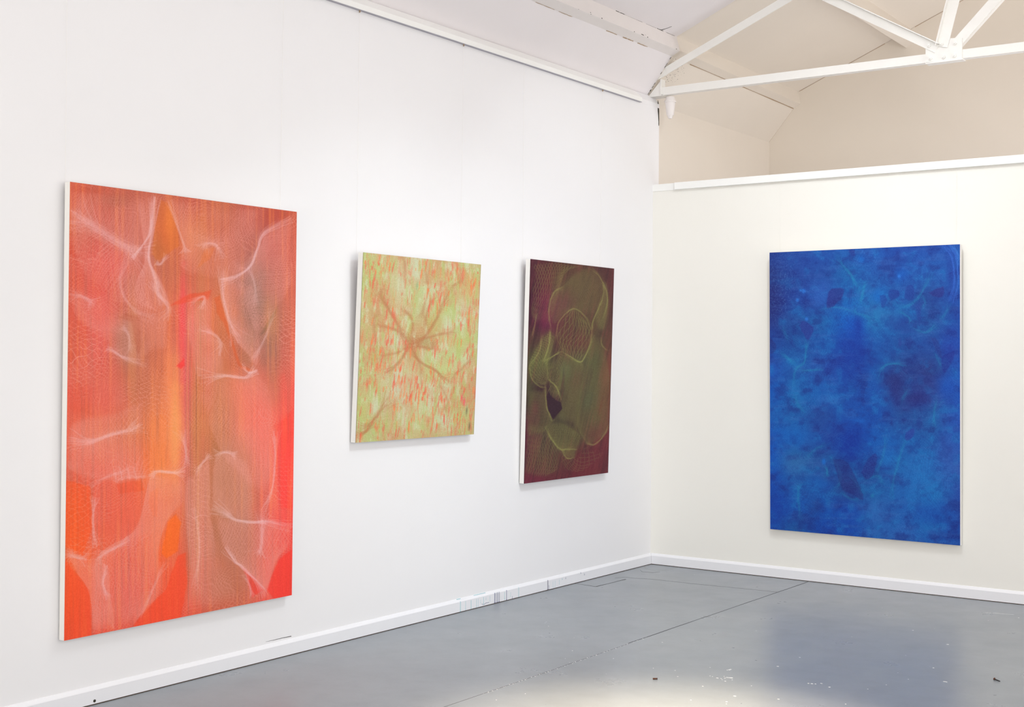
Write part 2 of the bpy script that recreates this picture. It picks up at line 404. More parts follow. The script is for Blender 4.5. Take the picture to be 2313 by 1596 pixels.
    def crease(s, pts, w, col, a=0.6, glow=6.0, side=0, hatch=0.5, ga=0.45):
        """bright fold: a thin core, tapering at both ends, with a soft veil on one side (or both)"""
        P = s.spl(pts); R = w*glow+6; x0, y0 = P.min(0)-R; x1, y1 = P.max(0)+R
        box = (s.X > x0) & (s.X < x1) & (s.Y > y0) & (s.Y < y1); X = s.X[box]; Y = s.Y[box]
        X = X+s.wob*(fbm(X/13, Y/13, 15, 2)-0.5)*2; Y = Y+s.wob*(fbm(X/13, Y/13, 19, 2)-0.5)*2
        best = np.full(X.shape, 1e9); sg = np.zeros(X.shape); tt = np.zeros(X.shape); n = len(P)-1
        for i in range(n):
            a_, b_ = P[i], P[i+1]; e = b_-a_; L = (e@e)+1e-9
            t_ = np.clip(((X-a_[0])*e[0]+(Y-a_[1])*e[1])/L, 0, 1)
            dx, dy = X-a_[0]-t_*e[0], Y-a_[1]-t_*e[1]; d = np.hypot(dx, dy); k = d < best
            best = np.where(k, d, best); sg = np.where(k, np.sign(e[0]*dy-e[1]*dx), sg); tt = np.where(k, (i+t_)/n, tt)
        taper = np.sin(np.pi*np.clip(tt*0.92+0.04, 0, 1))**0.6
        core = np.exp(-(best/(w*0.5*(0.4+0.6*taper)))**2)
        g = np.exp(-best/(w*glow*0.33))*taper
        if side: g = g*np.where(sg*side > 0, 1.0, 0.12)
        if hatch: g = g*(1-hatch+hatch*(0.5+0.5*np.sin(tt*len(P)*7.0+best*0.4)))
        m = np.zeros(s.X.shape); m[box] = np.clip(core*s.core*taper*(0.55+0.9*fbm(X/8, Y/8, 33, 2))+g*ga, 0, 1); s.over(col, m*a)
        if s.hair:
            r_ = np.random.RandomState(int(abs(P[0, 0]*7+P[0, 1]))); T = np.gradient(P, axis=0); N = np.stack([-T[:, 1], T[:, 0]], 1)/(np.hypot(T[:, 0], T[:, 1])[:, None]+1e-9)
            tq = np.linspace(0, 1, max(40, int(np.hypot(*np.diff(P, axis=0).T).sum()*3))); ii = tq*(len(P)-1); q = []
            for j in range(s.hair):
                o0, o1, om = r_.randn()*w*2.6, r_.randn()*w*2.6, r_.randn()*w*0.35; lo, hi = r_.uniform(-0.1, 0.25), r_.uniform(0.75, 1.1)
                off = om+(o0-om)*np.clip(1-tq*2.4, 0, 1)**1.6+(o1-om)*np.clip(tq*2.4-1.4, 0, 1)**1.6+0.8*np.sin(tq*r_.uniform(8, 30)+j)
                px = np.interp(ii, np.arange(len(P)), P[:, 0])+off*np.interp(ii, np.arange(len(P)), N[:, 0]); py = np.interp(ii, np.arange(len(P)), P[:, 1])+off*np.interp(ii, np.arange(len(P)), N[:, 1])
                k_ = (tq > lo) & (tq < hi); q.append(np.stack([px[k_], py[k_]], 1))
            s.over(col, a*0.62*(1-np.exp(-0.42*s.splat(np.concatenate(q)))))
    def netm(s, period, ang, seed, warp=14.0, wscale=60.0, width=0.30, aspect=1.6, zig=0.0):
        """two crossing families of thin threads on a warped lattice"""
        wx = warp*2*(fbm(s.X/wscale, s.Y/wscale, seed, 3)-0.5); wy = warp*2*(fbm(s.X/wscale+9.1, s.Y/wscale+3.7, seed+5, 3)-0.5)
        c_, s_ = math.cos(math.radians(ang)), math.sin(math.radians(ang))
        x = ((s.X+wx)*c_+(s.Y+wy)*s_)/(period*aspect); y = (-(s.X+wx)*s_+(s.Y+wy)*c_)/period
        if zig: x = x+zig*np.sin(y*6.283)*0.2
        A = np.abs(((x+y) % 1.0)-0.5)*2; B = np.abs(((x-y) % 1.0)-0.5)*2   # 1 on a line
        k = 1.0-width
        return np.maximum(smooth(k, 1.0, A), smooth(k, 1.0, B))
    def drape(s, rows, nl, col, a=0.5, haze=0.3, jit=0.25, seed=1, hcol=None, dia=1.0):
        """a sheet of diamond netting hung over a grid of control points; threads crowd where the sheet gathers"""
        rows = [s.spl(r, 8) for r in rows]; m = min(len(r) for r in rows); R = np.array([r[:m] for r in rows])
        C = np.array([s.spl(R[:, j], 8) for j in range(m)])           # (s, t, 2)
        r_ = np.random.RandomState(seed)
        def P(u, v):
            i = np.clip(u*(C.shape[0]-1), 0, C.shape[0]-1.001); j = np.clip(v*(C.shape[1]-1), 0, C.shape[1]-1.001)
            i0 = i.astype(int); j0 = j.astype(int); fi = (i-i0)[:, None]; fj = (j-j0)[:, None]
            return (C[i0, j0]*(1-fi)+C[i0+1, j0]*fi)*(1-fj)+(C[i0, j0+1]*(1-fi)+C[i0+1, j0+1]*fi)*fj
        U, V = [], []; L = 900; t_ = np.linspace(0, 1, L)
        for k in range(-nl, 2*nl):
            for sg in (1, -1):
                ph = r_.uniform(-1, 1)*jit; u = (k+ph)/nl+sg*t_*dia*0.5+jit*0.5/nl*np.sin(t_*nl*6.0+k)
                if sg < 0: u = u+0.5*dia
                ok = (u >= 0) & (u <= 1); U.append(u[ok]); V.append(t_[ok])
        U = np.concatenate(U); V = np.concatenate(V)
        def fade(u, v):
            nz = 0.16*vnoise(u*7+seed, v*7, seed)+0.02
            return smooth(0, nz+0.03, u)*smooth(0, nz+0.03, 1-u)*smooth(0, nz+0.03, v)*smooth(0, nz+0.03, 1-v)*(0.35+0.95*vnoise(u*5+3, v*5+seed, 7))
        q = P(U, V); D = s.splat(q, fade(U, V))
        s.over(col, a*(1-np.exp(-D*0.55)))
        if haze:
            n = 240000; a_, b_ = r_.rand(n), r_.rand(n); D = s.splat(P(a_, b_), fade(a_, b_)); D = s.blur(D, 3)
            s.over(hcol or col, haze*(1-np.exp(-D*0.5)))
    def splat(s, q, wt=None):
        w = s.M[2, 0]*q[:, 0]+s.M[2, 1]*q[:, 1]+s.M[2, 2]
        x = (s.M[0, 0]*q[:, 0]+s.M[0, 1]*q[:, 1]+s.M[0, 2])/w*(s.W-1); y = (s.M[1, 0]*q[:, 0]+s.M[1, 1]*q[:, 1]+s.M[1, 2])/w*(s.H-1)
        ok = (x > 0) & (y > 0) & (x < s.W-2) & (y < s.H-2); wt = 1.0 if wt is None else wt[ok]; x = x[ok]; y = y[ok]; i = x.astype(int); j = y.astype(int); fx = x-i; fy = y-j
        D = np.zeros(s.W*s.H)
        for dx, dy, ww in ((0, 0, (1-fx)*(1-fy)), (1, 0, fx*(1-fy)), (0, 1, (1-fx)*fy), (1, 1, fx*fy)):
            D += np.bincount((j+dy)*s.W+i+dx, weights=ww*wt, minlength=s.W*s.H)
        return D.reshape(s.H, s.W)
    def blur(s, D, r):
        for ax in (0, 1):
            for _ in range(2):
                c_ = np.cumsum(np.concatenate([np.repeat(D.take([0], ax), r+1, ax), D, np.repeat(D.take([-1], ax), r, ax)], ax), ax)
                n = D.shape[ax]; D = (c_.take(range(2*r+1, 2*r+1+n), ax)-c_.take(range(0, n), ax))/(2*r+1)
        return D

def paint_red():
    k = Canvas([(157, 412), (672, 476), (658, 1343), (146, 1447)], 480, 820); k.hair = 22; k.core = 0.28
    k.grid([[(205,85,60),(200,85,62),(185,85,65),(190,90,65),(190,80,60),(190,95,60),(180,75,60),(185,75,60),(190,80,55)],
            [(205,90,65),(200,80,65),(185,85,70),(200,90,55),(212,110,55),(190,92,66),(172,85,70),(180,80,70),(200,85,65)],
            [(215,80,60),(215,75,65),(192,88,72),(185,92,62),(205,95,65),(190,100,65),(160,88,76),(165,88,75),(205,90,68)],
            [(215,82,60),(225,78,68),(190,92,68),(205,100,65),(235,80,65),(200,105,55),(185,95,65),(140,95,80),(205,90,62)],
            [(215,88,62),(222,82,72),(170,95,68),(200,98,62),(238,75,75),(195,105,60),(185,90,68),(135,92,76),(220,88,66)],
            [(225,82,62),(210,88,62),(180,95,62),(215,112,65),(238,90,78),(190,108,60),(228,98,64),(175,100,72),(238,78,66)],
            [(232,88,60),(222,98,62),(208,105,62),(242,128,62),(238,120,80),(182,106,54),(228,108,78),(232,98,76),(245,70,60)],
            [(225,85,58),(232,88,65),(235,96,62),(248,130,55),(225,95,80),(182,106,56),(190,110,78),(238,100,82),(250,68,60)],
            [(245,90,35),(235,86,62),(236,90,62),(240,110,52),(215,92,70),(188,108,60),(178,112,78),(240,98,84),(250,72,64)],
            [(250,92,35),(242,90,50),(235,85,65),(248,95,38),(225,85,62),(192,102,62),(180,105,78),(236,90,80),(246,68,60)],
            [(250,85,35),(242,82,52),(232,80,65),(245,80,42),(240,78,52),(198,98,68),(185,100,75),(238,78,66),(245,62,54)],
            [(242,76,42),(240,78,55),(232,80,62),(245,74,48),(242,74,52),(205,95,68),(198,96,70),(240,72,62),(240,62,54)]])
    # long vertical brush pulls
    st = fbm(k.X/5.0, k.Y/160.0, 31, 4); k.over((250,150,70), 0.30*smooth(0.50, 0.80, st)); k.over((150,80,60), 0.25*smooth(0.52, 0.20, st))
    for x, y, rx, ry, c, a in ((572,690,30,95,(108,96,84),.85),(560,800,22,60,(150,110,70),.5),(285,765,26,55,(146,104,80),.7),(292,640,22,24,(170,100,90),.4),
                               (500,1090,38,110,(166,112,78),.65),(520,1225,52,60,(168,110,84),.65),(505,1320,45,40,(175,112,80),.5),(442,950,17,230,(186,116,58),.6),
                               (455,700,12,170,(190,120,60),.45),(413,735,9,120,(242,62,72),.8),(395,960,14,150,(252,168,84),.75),(380,870,10,100,(248,140,80),.6),
                               (422,905,9,190,(214,90,96),.6),(300,800,9,170,(214,140,70),.4),(355,565,16,32,(150,84,58),.6),(383,500,13,45,(240,130,60),.7),
                               (262,455,40,18,(165,90,70),.5),(610,720,18,50,(196,130,70),.5),(590,950,36,120,(248,104,92),.6),(240,900,50,60,(236,92,84),.5),
                               (430,1180,18,170,(180,104,66),.55),(330,1150,60,50,(242,92,60),.4),(640,1100,12,230,(252,62,58),.6),(250,600,45,40,(236,84,80),.5)):
        k.blob(x, y, rx, ry, c, a, 0, 1.2)
    m = smooth(0, 1, np.exp(-((k.X-442)/26.0)**2))*smooth(620, 760, k.Y)*smooth(1420, 1250, k.Y)
    ln = fbm(k.X/1.5, k.Y/300.0, 77, 2); k.over((214,150,72), 0.6*m*smooth(0.55, 0.75, ln)); k.over((140,84,52), 0.5*m*smooth(0.45, 0.25, ln))
    holes = [[(362,450),(377,457),(401,520),(405,555),(377,576),(356,593),(341,572),(352,506)], [(157,525),(200,530),(228,552),(215,580),(190,590),(157,578)],
             [(464,560),(485,560),(475,586),(443,607),(452,590)], [(412,583),(422,590),(415,604)], [(383,692),(422,667),(478,656),(471,678),(425,683),(408,688)],
             [(485,674),(496,667),(513,723),(520,755),(531,786),(545,825),(576,839),(559,842),(538,828),(524,783),(510,741),(489,706)],
             [(261,723),(285,709),(317,720),(317,797),(310,804),(305,776),(296,730),(271,721)], [(398,828),(415,811),(417,828),(408,835)],
             [(601,462),(667,478),(640,495),(594,520)], [(629,688),(587,758),(600,750),(625,705)], [(622,960),(664,925),(662,1154),(633,1147),(619,1010)],
             [(660,1238),(660,1343),(618,1352),(600,1329),(629,1263)], [(146,1085),(205,1103),(210,1190),(186,1256),(146,1234)], [(145,1262),(204,1336),(208,1434),(145,1450)],
             [(299,1418),(328,1372),(372,1336),(401,1256),(419,1249),(422,1318),(408,1395)], [(379,1180),(397,1162),(408,1183),(401,1245),(375,1263),(364,1249)],
             [(546,1278),(579,1307),(593,1332),(568,1350),(557,1307)], [(262,1096),(320,1085),(325,1110),(270,1118)], [(339,1114),(357,1103),(355,1169),(346,1169),(335,1136)],
             [(157,418),(240,424),(200,446),(170,442)], [(146,690),(178,700),(200,740),(196,800),(150,830)], [(176,870),(215,880),(205,940),(150,930),(149,880)]]
    keep = np.zeros(k.X.shape)
    for i, h in enumerate(holes): keep = np.maximum(keep, k.polym(h, 12 if i > 18 else 7 if i in (8, 10) else 2.2, 5 if i == 10 else 1.5)*(1.0 if i < 19 else 0.6))
    for h, c, a in ((0,(226,118,52),.5),(2,(222,112,56),.6),(4,(232,84,54),.6),(5,(222,96,54),.6),(6,(186,88,60),.6),(7,(242,62,58),.8),(10,(248,64,56),.0),(11,(246,62,50),.7),(12,(250,92,36),.5),(13,(246,80,40),.5),(14,(246,78,44),.6),(15,(250,108,32),.7),(16,(246,66,56),.6)):
        k.over(c, a*k.polym(holes[h], 3))
    hz = np.clip(0.62*(0.30+0.9*fbm(k.X/48.0, k.Y/70.0, 12, 4)), 0, 1)*(1-keep)
    k.over((216,112,94), hz*0.34)
    fine = k.netm(5.2, 62, 21, 26, 70, 0.55, 1.3); fine2 = k.netm(6.0, -8, 43, 34, 85, 0.5, 1.5)
    sel = smooth(0.42, 0.58, fbm(k.X/60.0, k.Y/60.0, 50, 3))
    k.over((238,164,152), (fine*sel+fine2*(1-sel))*0.30*(1-keep*0.9)*(0.5+0.7*fbm(k.X/30.0, k.Y/30.0, 90, 3)))
    co = k.netm(12, 8, 61, 30, 90, 0.13, 2.2, 0.0)
    cm = sum(k.blobm(*b) for b in ((190,560,50,60,0,2),(185,800,60,90,0,2),(180,1140,50,70,0,2),(650,760,26,70,0,2),(450,1180,30,120,0,2),(330,900,60,50,0,2),(640,1090,22,60,0,2),(190,1240,50,40,0,2)))
    k.over((240,176,166), co*np.clip(cm, 0, 1)*0.50*(1-np.clip(keep-.62,0,1)))
    W = (238,196,200)
    for rows, nl, a, hz_, sd in (
        ([[(157,428),(230,436),(300,440),(343,446)],[(157,474),(220,500),(285,535),(322,560)],[(157,492),(218,520),(276,556),(322,576)],[(157,520),(205,560),(270,620),(345,690)],[(157,560),(200,640),(260,690),(372,710)]], 44, .34, .20, 3),
        ([[(300,432),(345,440),(352,443)],[(318,520),(337,520),(343,520)],[(326,592),(333,585),(339,590)],[(300,650),(345,640),(362,630)],[(300,720),(360,705),(388,690)]], 26, .4, .22, 4),
        ([[(378,446),(450,452),(540,466),(592,470)],[(402,510),(440,520),(500,540),(580,520)],[(408,560),(450,552),(490,556),(560,602)],[(405,600),(430,625),(500,632),(562,604)]], 46, .30, .16, 5),
        ([[(664,490),(662,560),(660,640)],[(604,520),(615,590),(640,680)],[(584,556),(590,620),(600,740)],[(500,630),(540,680),(580,760)]], 40, .28, .12, 6),
        ([[(499,600),(540,630),(570,640)],[(503,671),(535,700),(590,720)],[(517,727),(545,760),(590,790)],[(538,778),(556,800),(580,836)]], 30, .34, .16, 7),
        ([[(156,667),(200,680),(240,660),(330,640)],[(170,720),(230,740),(280,720),(376,700)],[(240,790),(300,760),(340,740),(378,728)],[(250,800),(300,830),(340,800),(380,790)]], 44, .26, .12, 8),
        ([[(426,686),(461,671),(478,664)],[(420,740),(450,745),(482,756)],[(430,800),(470,800),(498,778)],[(440,850),(480,852),(510,850)]], 30, .30, .16, 9),
        ([[(447,857),(500,850),(552,853),(580,836)],[(450,900),(520,930),(560,920),(610,880)],[(470,960),(530,1000),(580,1010),(618,975)],[(500,1030),(540,1080),(590,1120),(612,1100)]], 46, .30, .20, 10),
        ([[(152,960),(200,940),(260,930),(330,900)],[(154,996),(201,1002),(252,984),(322,958)],[(150,1030),(220,1040),(280,1050),(335,1074)],[(150,1060),(200,1090),(262,1090),(320,1080)]], 48, .32, .18, 11),
        ([[(335,1074),(357,1067),(393,1069),(419,1069)],[(330,1110),(340,1105),(370,1120),(420,1130)],[(300,1200),(330,1190),(360,1180),(378,1178)],[(219,1258),(255,1241),(330,1240),(360,1250)],[(204,1336),(260,1330),(320,1330),(370,1330)],[(208,1434),(250,1425),(290,1416),(300,1414)]], 64, .34, .14, 12),
        ([[(477,1151),(531,1174),(600,1178),(658,1189)],[(490,1200),(540,1230),(600,1240),(656,1230)],[(506,1238),(546,1281),(590,1290),(628,1263)],[(540,1276),(579,1310),(596,1336),(602,1340)]], 44, .36, .20, 13),
        ([[(484,1027),(510,1022),(535,1027),(560,1040)],[(478,1090),(500,1100),(540,1110),(575,1120)],[(477,1150),(510,1160),(531,1172),(571,1180)]], 34, .30, .14, 14),
        ([[(420,1070),(437,1071),(459,1045),(473,1027)],[(415,1130),(440,1120),(455,1110),(476,1100)],[(420,1200),(440,1210),(460,1200),(480,1180)],[(425,1300),(445,1310),(470,1300),(500,1260)],[(415,1390),(450,1384),(500,1374),(566,1358)]], 50, .32, .14, 15),
        ([[(146,1240),(175,1258),(197,1267),(215,1240)],[(170,1290),(200,1310),(233,1318),(244,1278)],[(204,1336),(210,1360),(240,1354),(250,1340)],[(208,1434),(225,1430),(250,1426),(262,1422)]], 34, .26, .08, 16)):
        k.drape(rows, nl, (238,176,170), a*0.95, hz_*0.62, 0.3, sd, (222,118,98))
    for pts, w, a, gl, sd in (
        ([(157,478),(195,503),(250,543),(300,570),(340,585)],14,.55,1.6,0), ([(348,443),(341,509),(334,537),(306,576),(297,585)],2.4,.75,4,1), ([(349,445),(344,520),(335,580),(348,625),(368,690)],3.2,.7,4,0),
        ([(380,453),(401,513),(415,555),(419,572)],3,.6,4,-1), ([(457,565),(468,551),(489,555),(499,586)],5,.6,3,-1), ([(496,632),(531,625),(566,600),(583,558),(601,523),(661,495)],3,.8,5,0),
        ([(499,600),(503,671),(517,727),(538,776)],4.5,.75,4,-1), ([(348,635),(355,663),(380,695),(377,727)],7,.6,3.5,1), ([(156,667),(180,671),(201,681),(212,690)],6,.6,3,0),
        ([(447,857),(506,850),(552,853),(580,836)],4,.8,3,0), ([(447,744),(482,755),(499,776),(496,804)],4,.65,4,1), ([(240,790),(257,797),(275,808),(330,830)],3,.6,4,0),
        ([(426,685),(461,671),(454,699)],2.6,.7,4,1), ([(154,992),(201,1000),(252,984),(292,974),(321,958)],6,.65,3,0), ([(335,1074),(357,1067),(393,1069),(419,1069)],4,.8,3,0),
        ([(437,1071),(459,1045),(473,1027)],3,.7,4,1), ([(484,1027),(510,1022),(535,1027)],3.5,.7,4,1), ([(477,1151),(510,1162),(531,1174),(571,1180),(600,1178),(659,1189)],4,.85,3,0),
        ([(593,1154),(590,1227),(582,1256)],4.5,.6,3,0), ([(506,1238),(528,1267),(546,1281),(579,1314),(600,1347)],3.4,.8,4,-1), ([(550,1296),(564,1325),(568,1350)],2.4,.7,4,1),
        ([(150,1252),(175,1260),(197,1267)],6,.65,2.5,0), ([(219,1258),(255,1241),(292,1220)],3.5,.65,4,1), ([(215,1125),(210,1176),(215,1238)],2.6,.7,4,-1), ([(244,1278),(233,1318),(246,1354)],3,.65,4,0),
        ([(411,973),(419,1020),(422,1056)],4,.55,3,0), ([(619,973),(622,1020),(615,1103),(593,1154)],2.5,.6,4,1), ([(296,560),(270,640),(300,700),(350,720)],3,.35,5,0),
        ([(352,593),(362,598),(377,576)],2.5,.7,3,0), ([(545,825),(562,842),(582,836)],2.2,.7,4,0), ([(560,600),(575,640),(580,690)],2.5,.4,4,0), ([(205,1103),(240,1080),(300,1060)],3,.35,4,0),
        ([(275,740),(290,760),(292,800)],2.5,.45,4,0), ([(620,700),(600,760),(570,820)],2.4,.45,5,0), ([(318,1395),(345,1330),(372,1270)],2.4,.4,5,1), ([(438,1150),(450,1230),(440,1330)],2.4,.4,5,0)):
        k.crease(pts, w*1.0, (238,200,206), a*0.66, gl*1.6, sd, 0.3)
    zz = [(253,1086),(264,1093),(270,1082),(275,1087),(281,1078),(292,1084),(296,1075),(308,1085),(314,1078),(335,1076)]
    h0 = k.hair; k.hair = 0
    for i in range(0, len(zz)-1): k.crease([zz[i], zz[i+1]], 1.3, W, .45, 5, 0, 0)
    for x, y in ((264,1094),(275,1088),(292,1086),(308,1087)): k.crease([(x, y), (x-2, y-12), (x-6, y-34)], 1.6, W, .5, 4, 0, 0)
    k.hair = h0
    gr = fbm(k.U*480/1.4, k.V*820/1.4, 7, 2)-0.5; k.C += 16*gr[..., None]
    return k

def paint_yellow():
    k = Canvas([(820, 572), (1087, 594.5), (1070, 978), (803, 1001.5)], 300, 440)
    k.wob = 3.5; k.core = 0.22; k.hair = 26
    G, K_, B, L = (182,196,118), (196,182,120), (196,160,104), (200,206,160)
    k.grid([[G,K_,B,L,B,B,G,G],[G,G,K_,L,B,K_,B,G],[G,B,K_,G,L,B,K_,K_],[K_,B,K_,B,L,G,L,K_],[K_,B,K_,B,B,L,L,G],[B,K_,L,B,B,K_,K_,G],[G,B,K_,B,L,G,L,K_],[G,K_,L,K_,K_,G,K_,B],[K_,K_,L,B,L,L,B,B],[G,L,B,B,L,K_,B,B],[G,G,K_,K_,G,L,G,K_],[K_,G,B,K_,B,K_,B,G]])
    n1 = fbm(k.X/9.0, k.Y/26.0, 3, 4); n2 = fbm(k.X/6.0+5, k.Y/40.0, 8, 4); n3 = fbm(k.X/14.0, k.Y/22.0, 13, 4)
    k.over((204,214,166), 0.65*smooth(0.54, 0.74, n1)); k.over((174,190,98), 0.6*smooth(0.52, 0.72, n2)); k.over((202,152,104), 0.42*smooth(0.52, 0.70, n3))
    for x, y, rx, ry, c, a in ((945,700,12,30,(186,208,140),.6),(985,720,20,36,(176,190,96),.5),(1040,780,14,40,(178,200,104),.6),(905,650,24,60,(204,206,164),.5),(1000,840,26,30,(196,204,130),.5),
                               (820,930,14,40,(184,196,100),.5),(945,920,20,60,(196,206,134),.5),(875,860,20,30,(200,190,130),.4),(1050,930,16,40,(176,196,110),.5),(920,885,30,60,(206,204,168),.4),
                               (960,770,16,12,(150,160,96),.4),(1065,640,16,30,(206,170,90),.5)):
        k.blob(x, y, rx, ry, c, a)
    net = k.netm(4.6, 70, 9, 16, 60, 0.5, 1.2); k.over((150,140,70), net*0.16)
    lt = k.netm(5.4, 35, 19, 16, 50, 0.45, 1.4); k.over((226,226,176), lt*0.14)
    BR = (188,118,72)
    kn = (925, 772)
    for pts, w, a, gl, sd in (
        ([kn,(905,745),(886,712),(866,680),(858,655)],6,.6,2.6,0), ([kn,(900,750),(880,742),(850,735)],5,.45,3,0), ([kn,(945,774),(962,757),(985,722),(998,690),(1017,652)],6,.6,2.6,-1),
        ([kn,(932,735),(924,712),(905,700)],4,.5,3,1), ([kn,(950,782),(975,786),(978,770)],7,.55,2.4,0), ([kn,(965,762),(1000,752),(1030,748)],4,.4,4,0), ([kn,(935,800),(955,820),(985,836),(998,850),(1015,858)],4.5,.65,3,1),
        ([kn,(918,790),(905,815),(890,830),(870,846)],5,.55,3,0), ([kn,(912,790),(885,800),(860,806)],4,.4,4,0), ([kn,(938,800),(950,830),(952,870)],4,.35,4,0),
        ([(804,974),(828,966),(848,944),(866,918),(885,892)],9,.6,1.9,-1), ([(804,985),(826,976),(850,952)],6,.5,2,0), ([(1015,858),(1035,838),(1055,818),(1072,800)],6,.4,3,0),
        ([(905,572),(915,600),(912,640)],6,.35,3,0), ([(962,600),(966,650),(955,700),(950,720)],5,.4,3,0), ([(1017,652),(1030,640),(1046,630)],5,.4,3,0), ([(850,700),(845,740),(852,790)],6,.3,3,0),
        ([(960,745),(966,700),(985,665)],4,.4,4,0), ([(975,840),(1010,900),(1000,930)],4,.3,4,0)):
        k.crease(pts, w*0.75, (178,104,60), a*0.9, gl*1.2, sd, 0.3)
    for pts in ([(916,760),(922,735),(926,722)], [(898,815),(906,800),(912,790)], [(955,690),(962,660),(964,640)], [(1020,590),(1027,620),(1029,640)], [(866,572),(862,600)]): k.crease(pts, 4, (200,220,160), .6, 2, 0, 0)
    # loose vertical dashes of orange and red paint
    r_ = np.random.RandomState(4); D1 = np.zeros(k.X.shape); D2 = D1.copy(); dens = fbm(k.X/38.0, k.Y/60.0, 44, 3); tries = 0; n = 0
    while n < 860 and tries < 12000:
        tries += 1; iu, iv = r_.randint(2, k.W-2), r_.randint(6, k.H-6)
        e = 0.30+0.9*max(0, dens[iv, iu]-0.38)*3
        if r_.rand() > e: continue
        n += 1; L = r_.randint(4, 20); w = r_.uniform(0.5, 1.9); sl = r_.uniform(-0.12, 0.12)+0.07
        y0, y1 = max(0, iv-L), min(k.H, iv+L); x0, x1 = max(0, iu-8), min(k.W, iu+9)
        yy, xx = np.mgrid[y0:y1, x0:x1]; t_ = (yy-iv)/float(L); ww = w*np.sqrt(np.clip(1-t_*t_, 0.0, 1))+0.05
        m = np.exp(-((xx-iu+sl*(yy-iv))/ww)**2)*np.clip((1-np.abs(t_))*3, 0, 1)*r_.uniform(0.2, 1)
        (D1 if r_.rand() < .6 else D2)[y0:y1, x0:x1] += m
    veil = 0.55+0.45*smooth(0.4, 0.6, fbm(k.X/20.0, k.Y/20.0, 71, 3))
    rs = smooth(0.56, 0.80, fbm(k.X/3.2, k.Y/22.0, 91, 3))*smooth(0.42, 0.6, dens); k.over((226,118,84), 0.55*rs); k.over((228,100,72), np.clip(D1, 0, 1)*0.85*veil); k.over((238,126,70), np.clip(D2, 0, 1)*0.85*veil)
    for x, y, c in ((1043,897,(236,84,96)),(1049,905,(236,84,96)),(1054,925,(120,110,70)),(1060,960,(120,110,70)),(942,645,(150,176,120))): k.blob(x, y, 2.2, 9, c, .8, 4, 1, 0)
    ed = np.minimum(k.U*k.W, (1-k.U)*k.W); k.over((120,96,76), 0.5*smooth(1.6, 0.2, ed))
    k.C = k.C*np.array([0.99, 0.975, 1.05]); k.C += 20*(fbm(k.U*300/1.3, k.V*440/1.3, 7, 2)-0.5)[..., None]
    return k

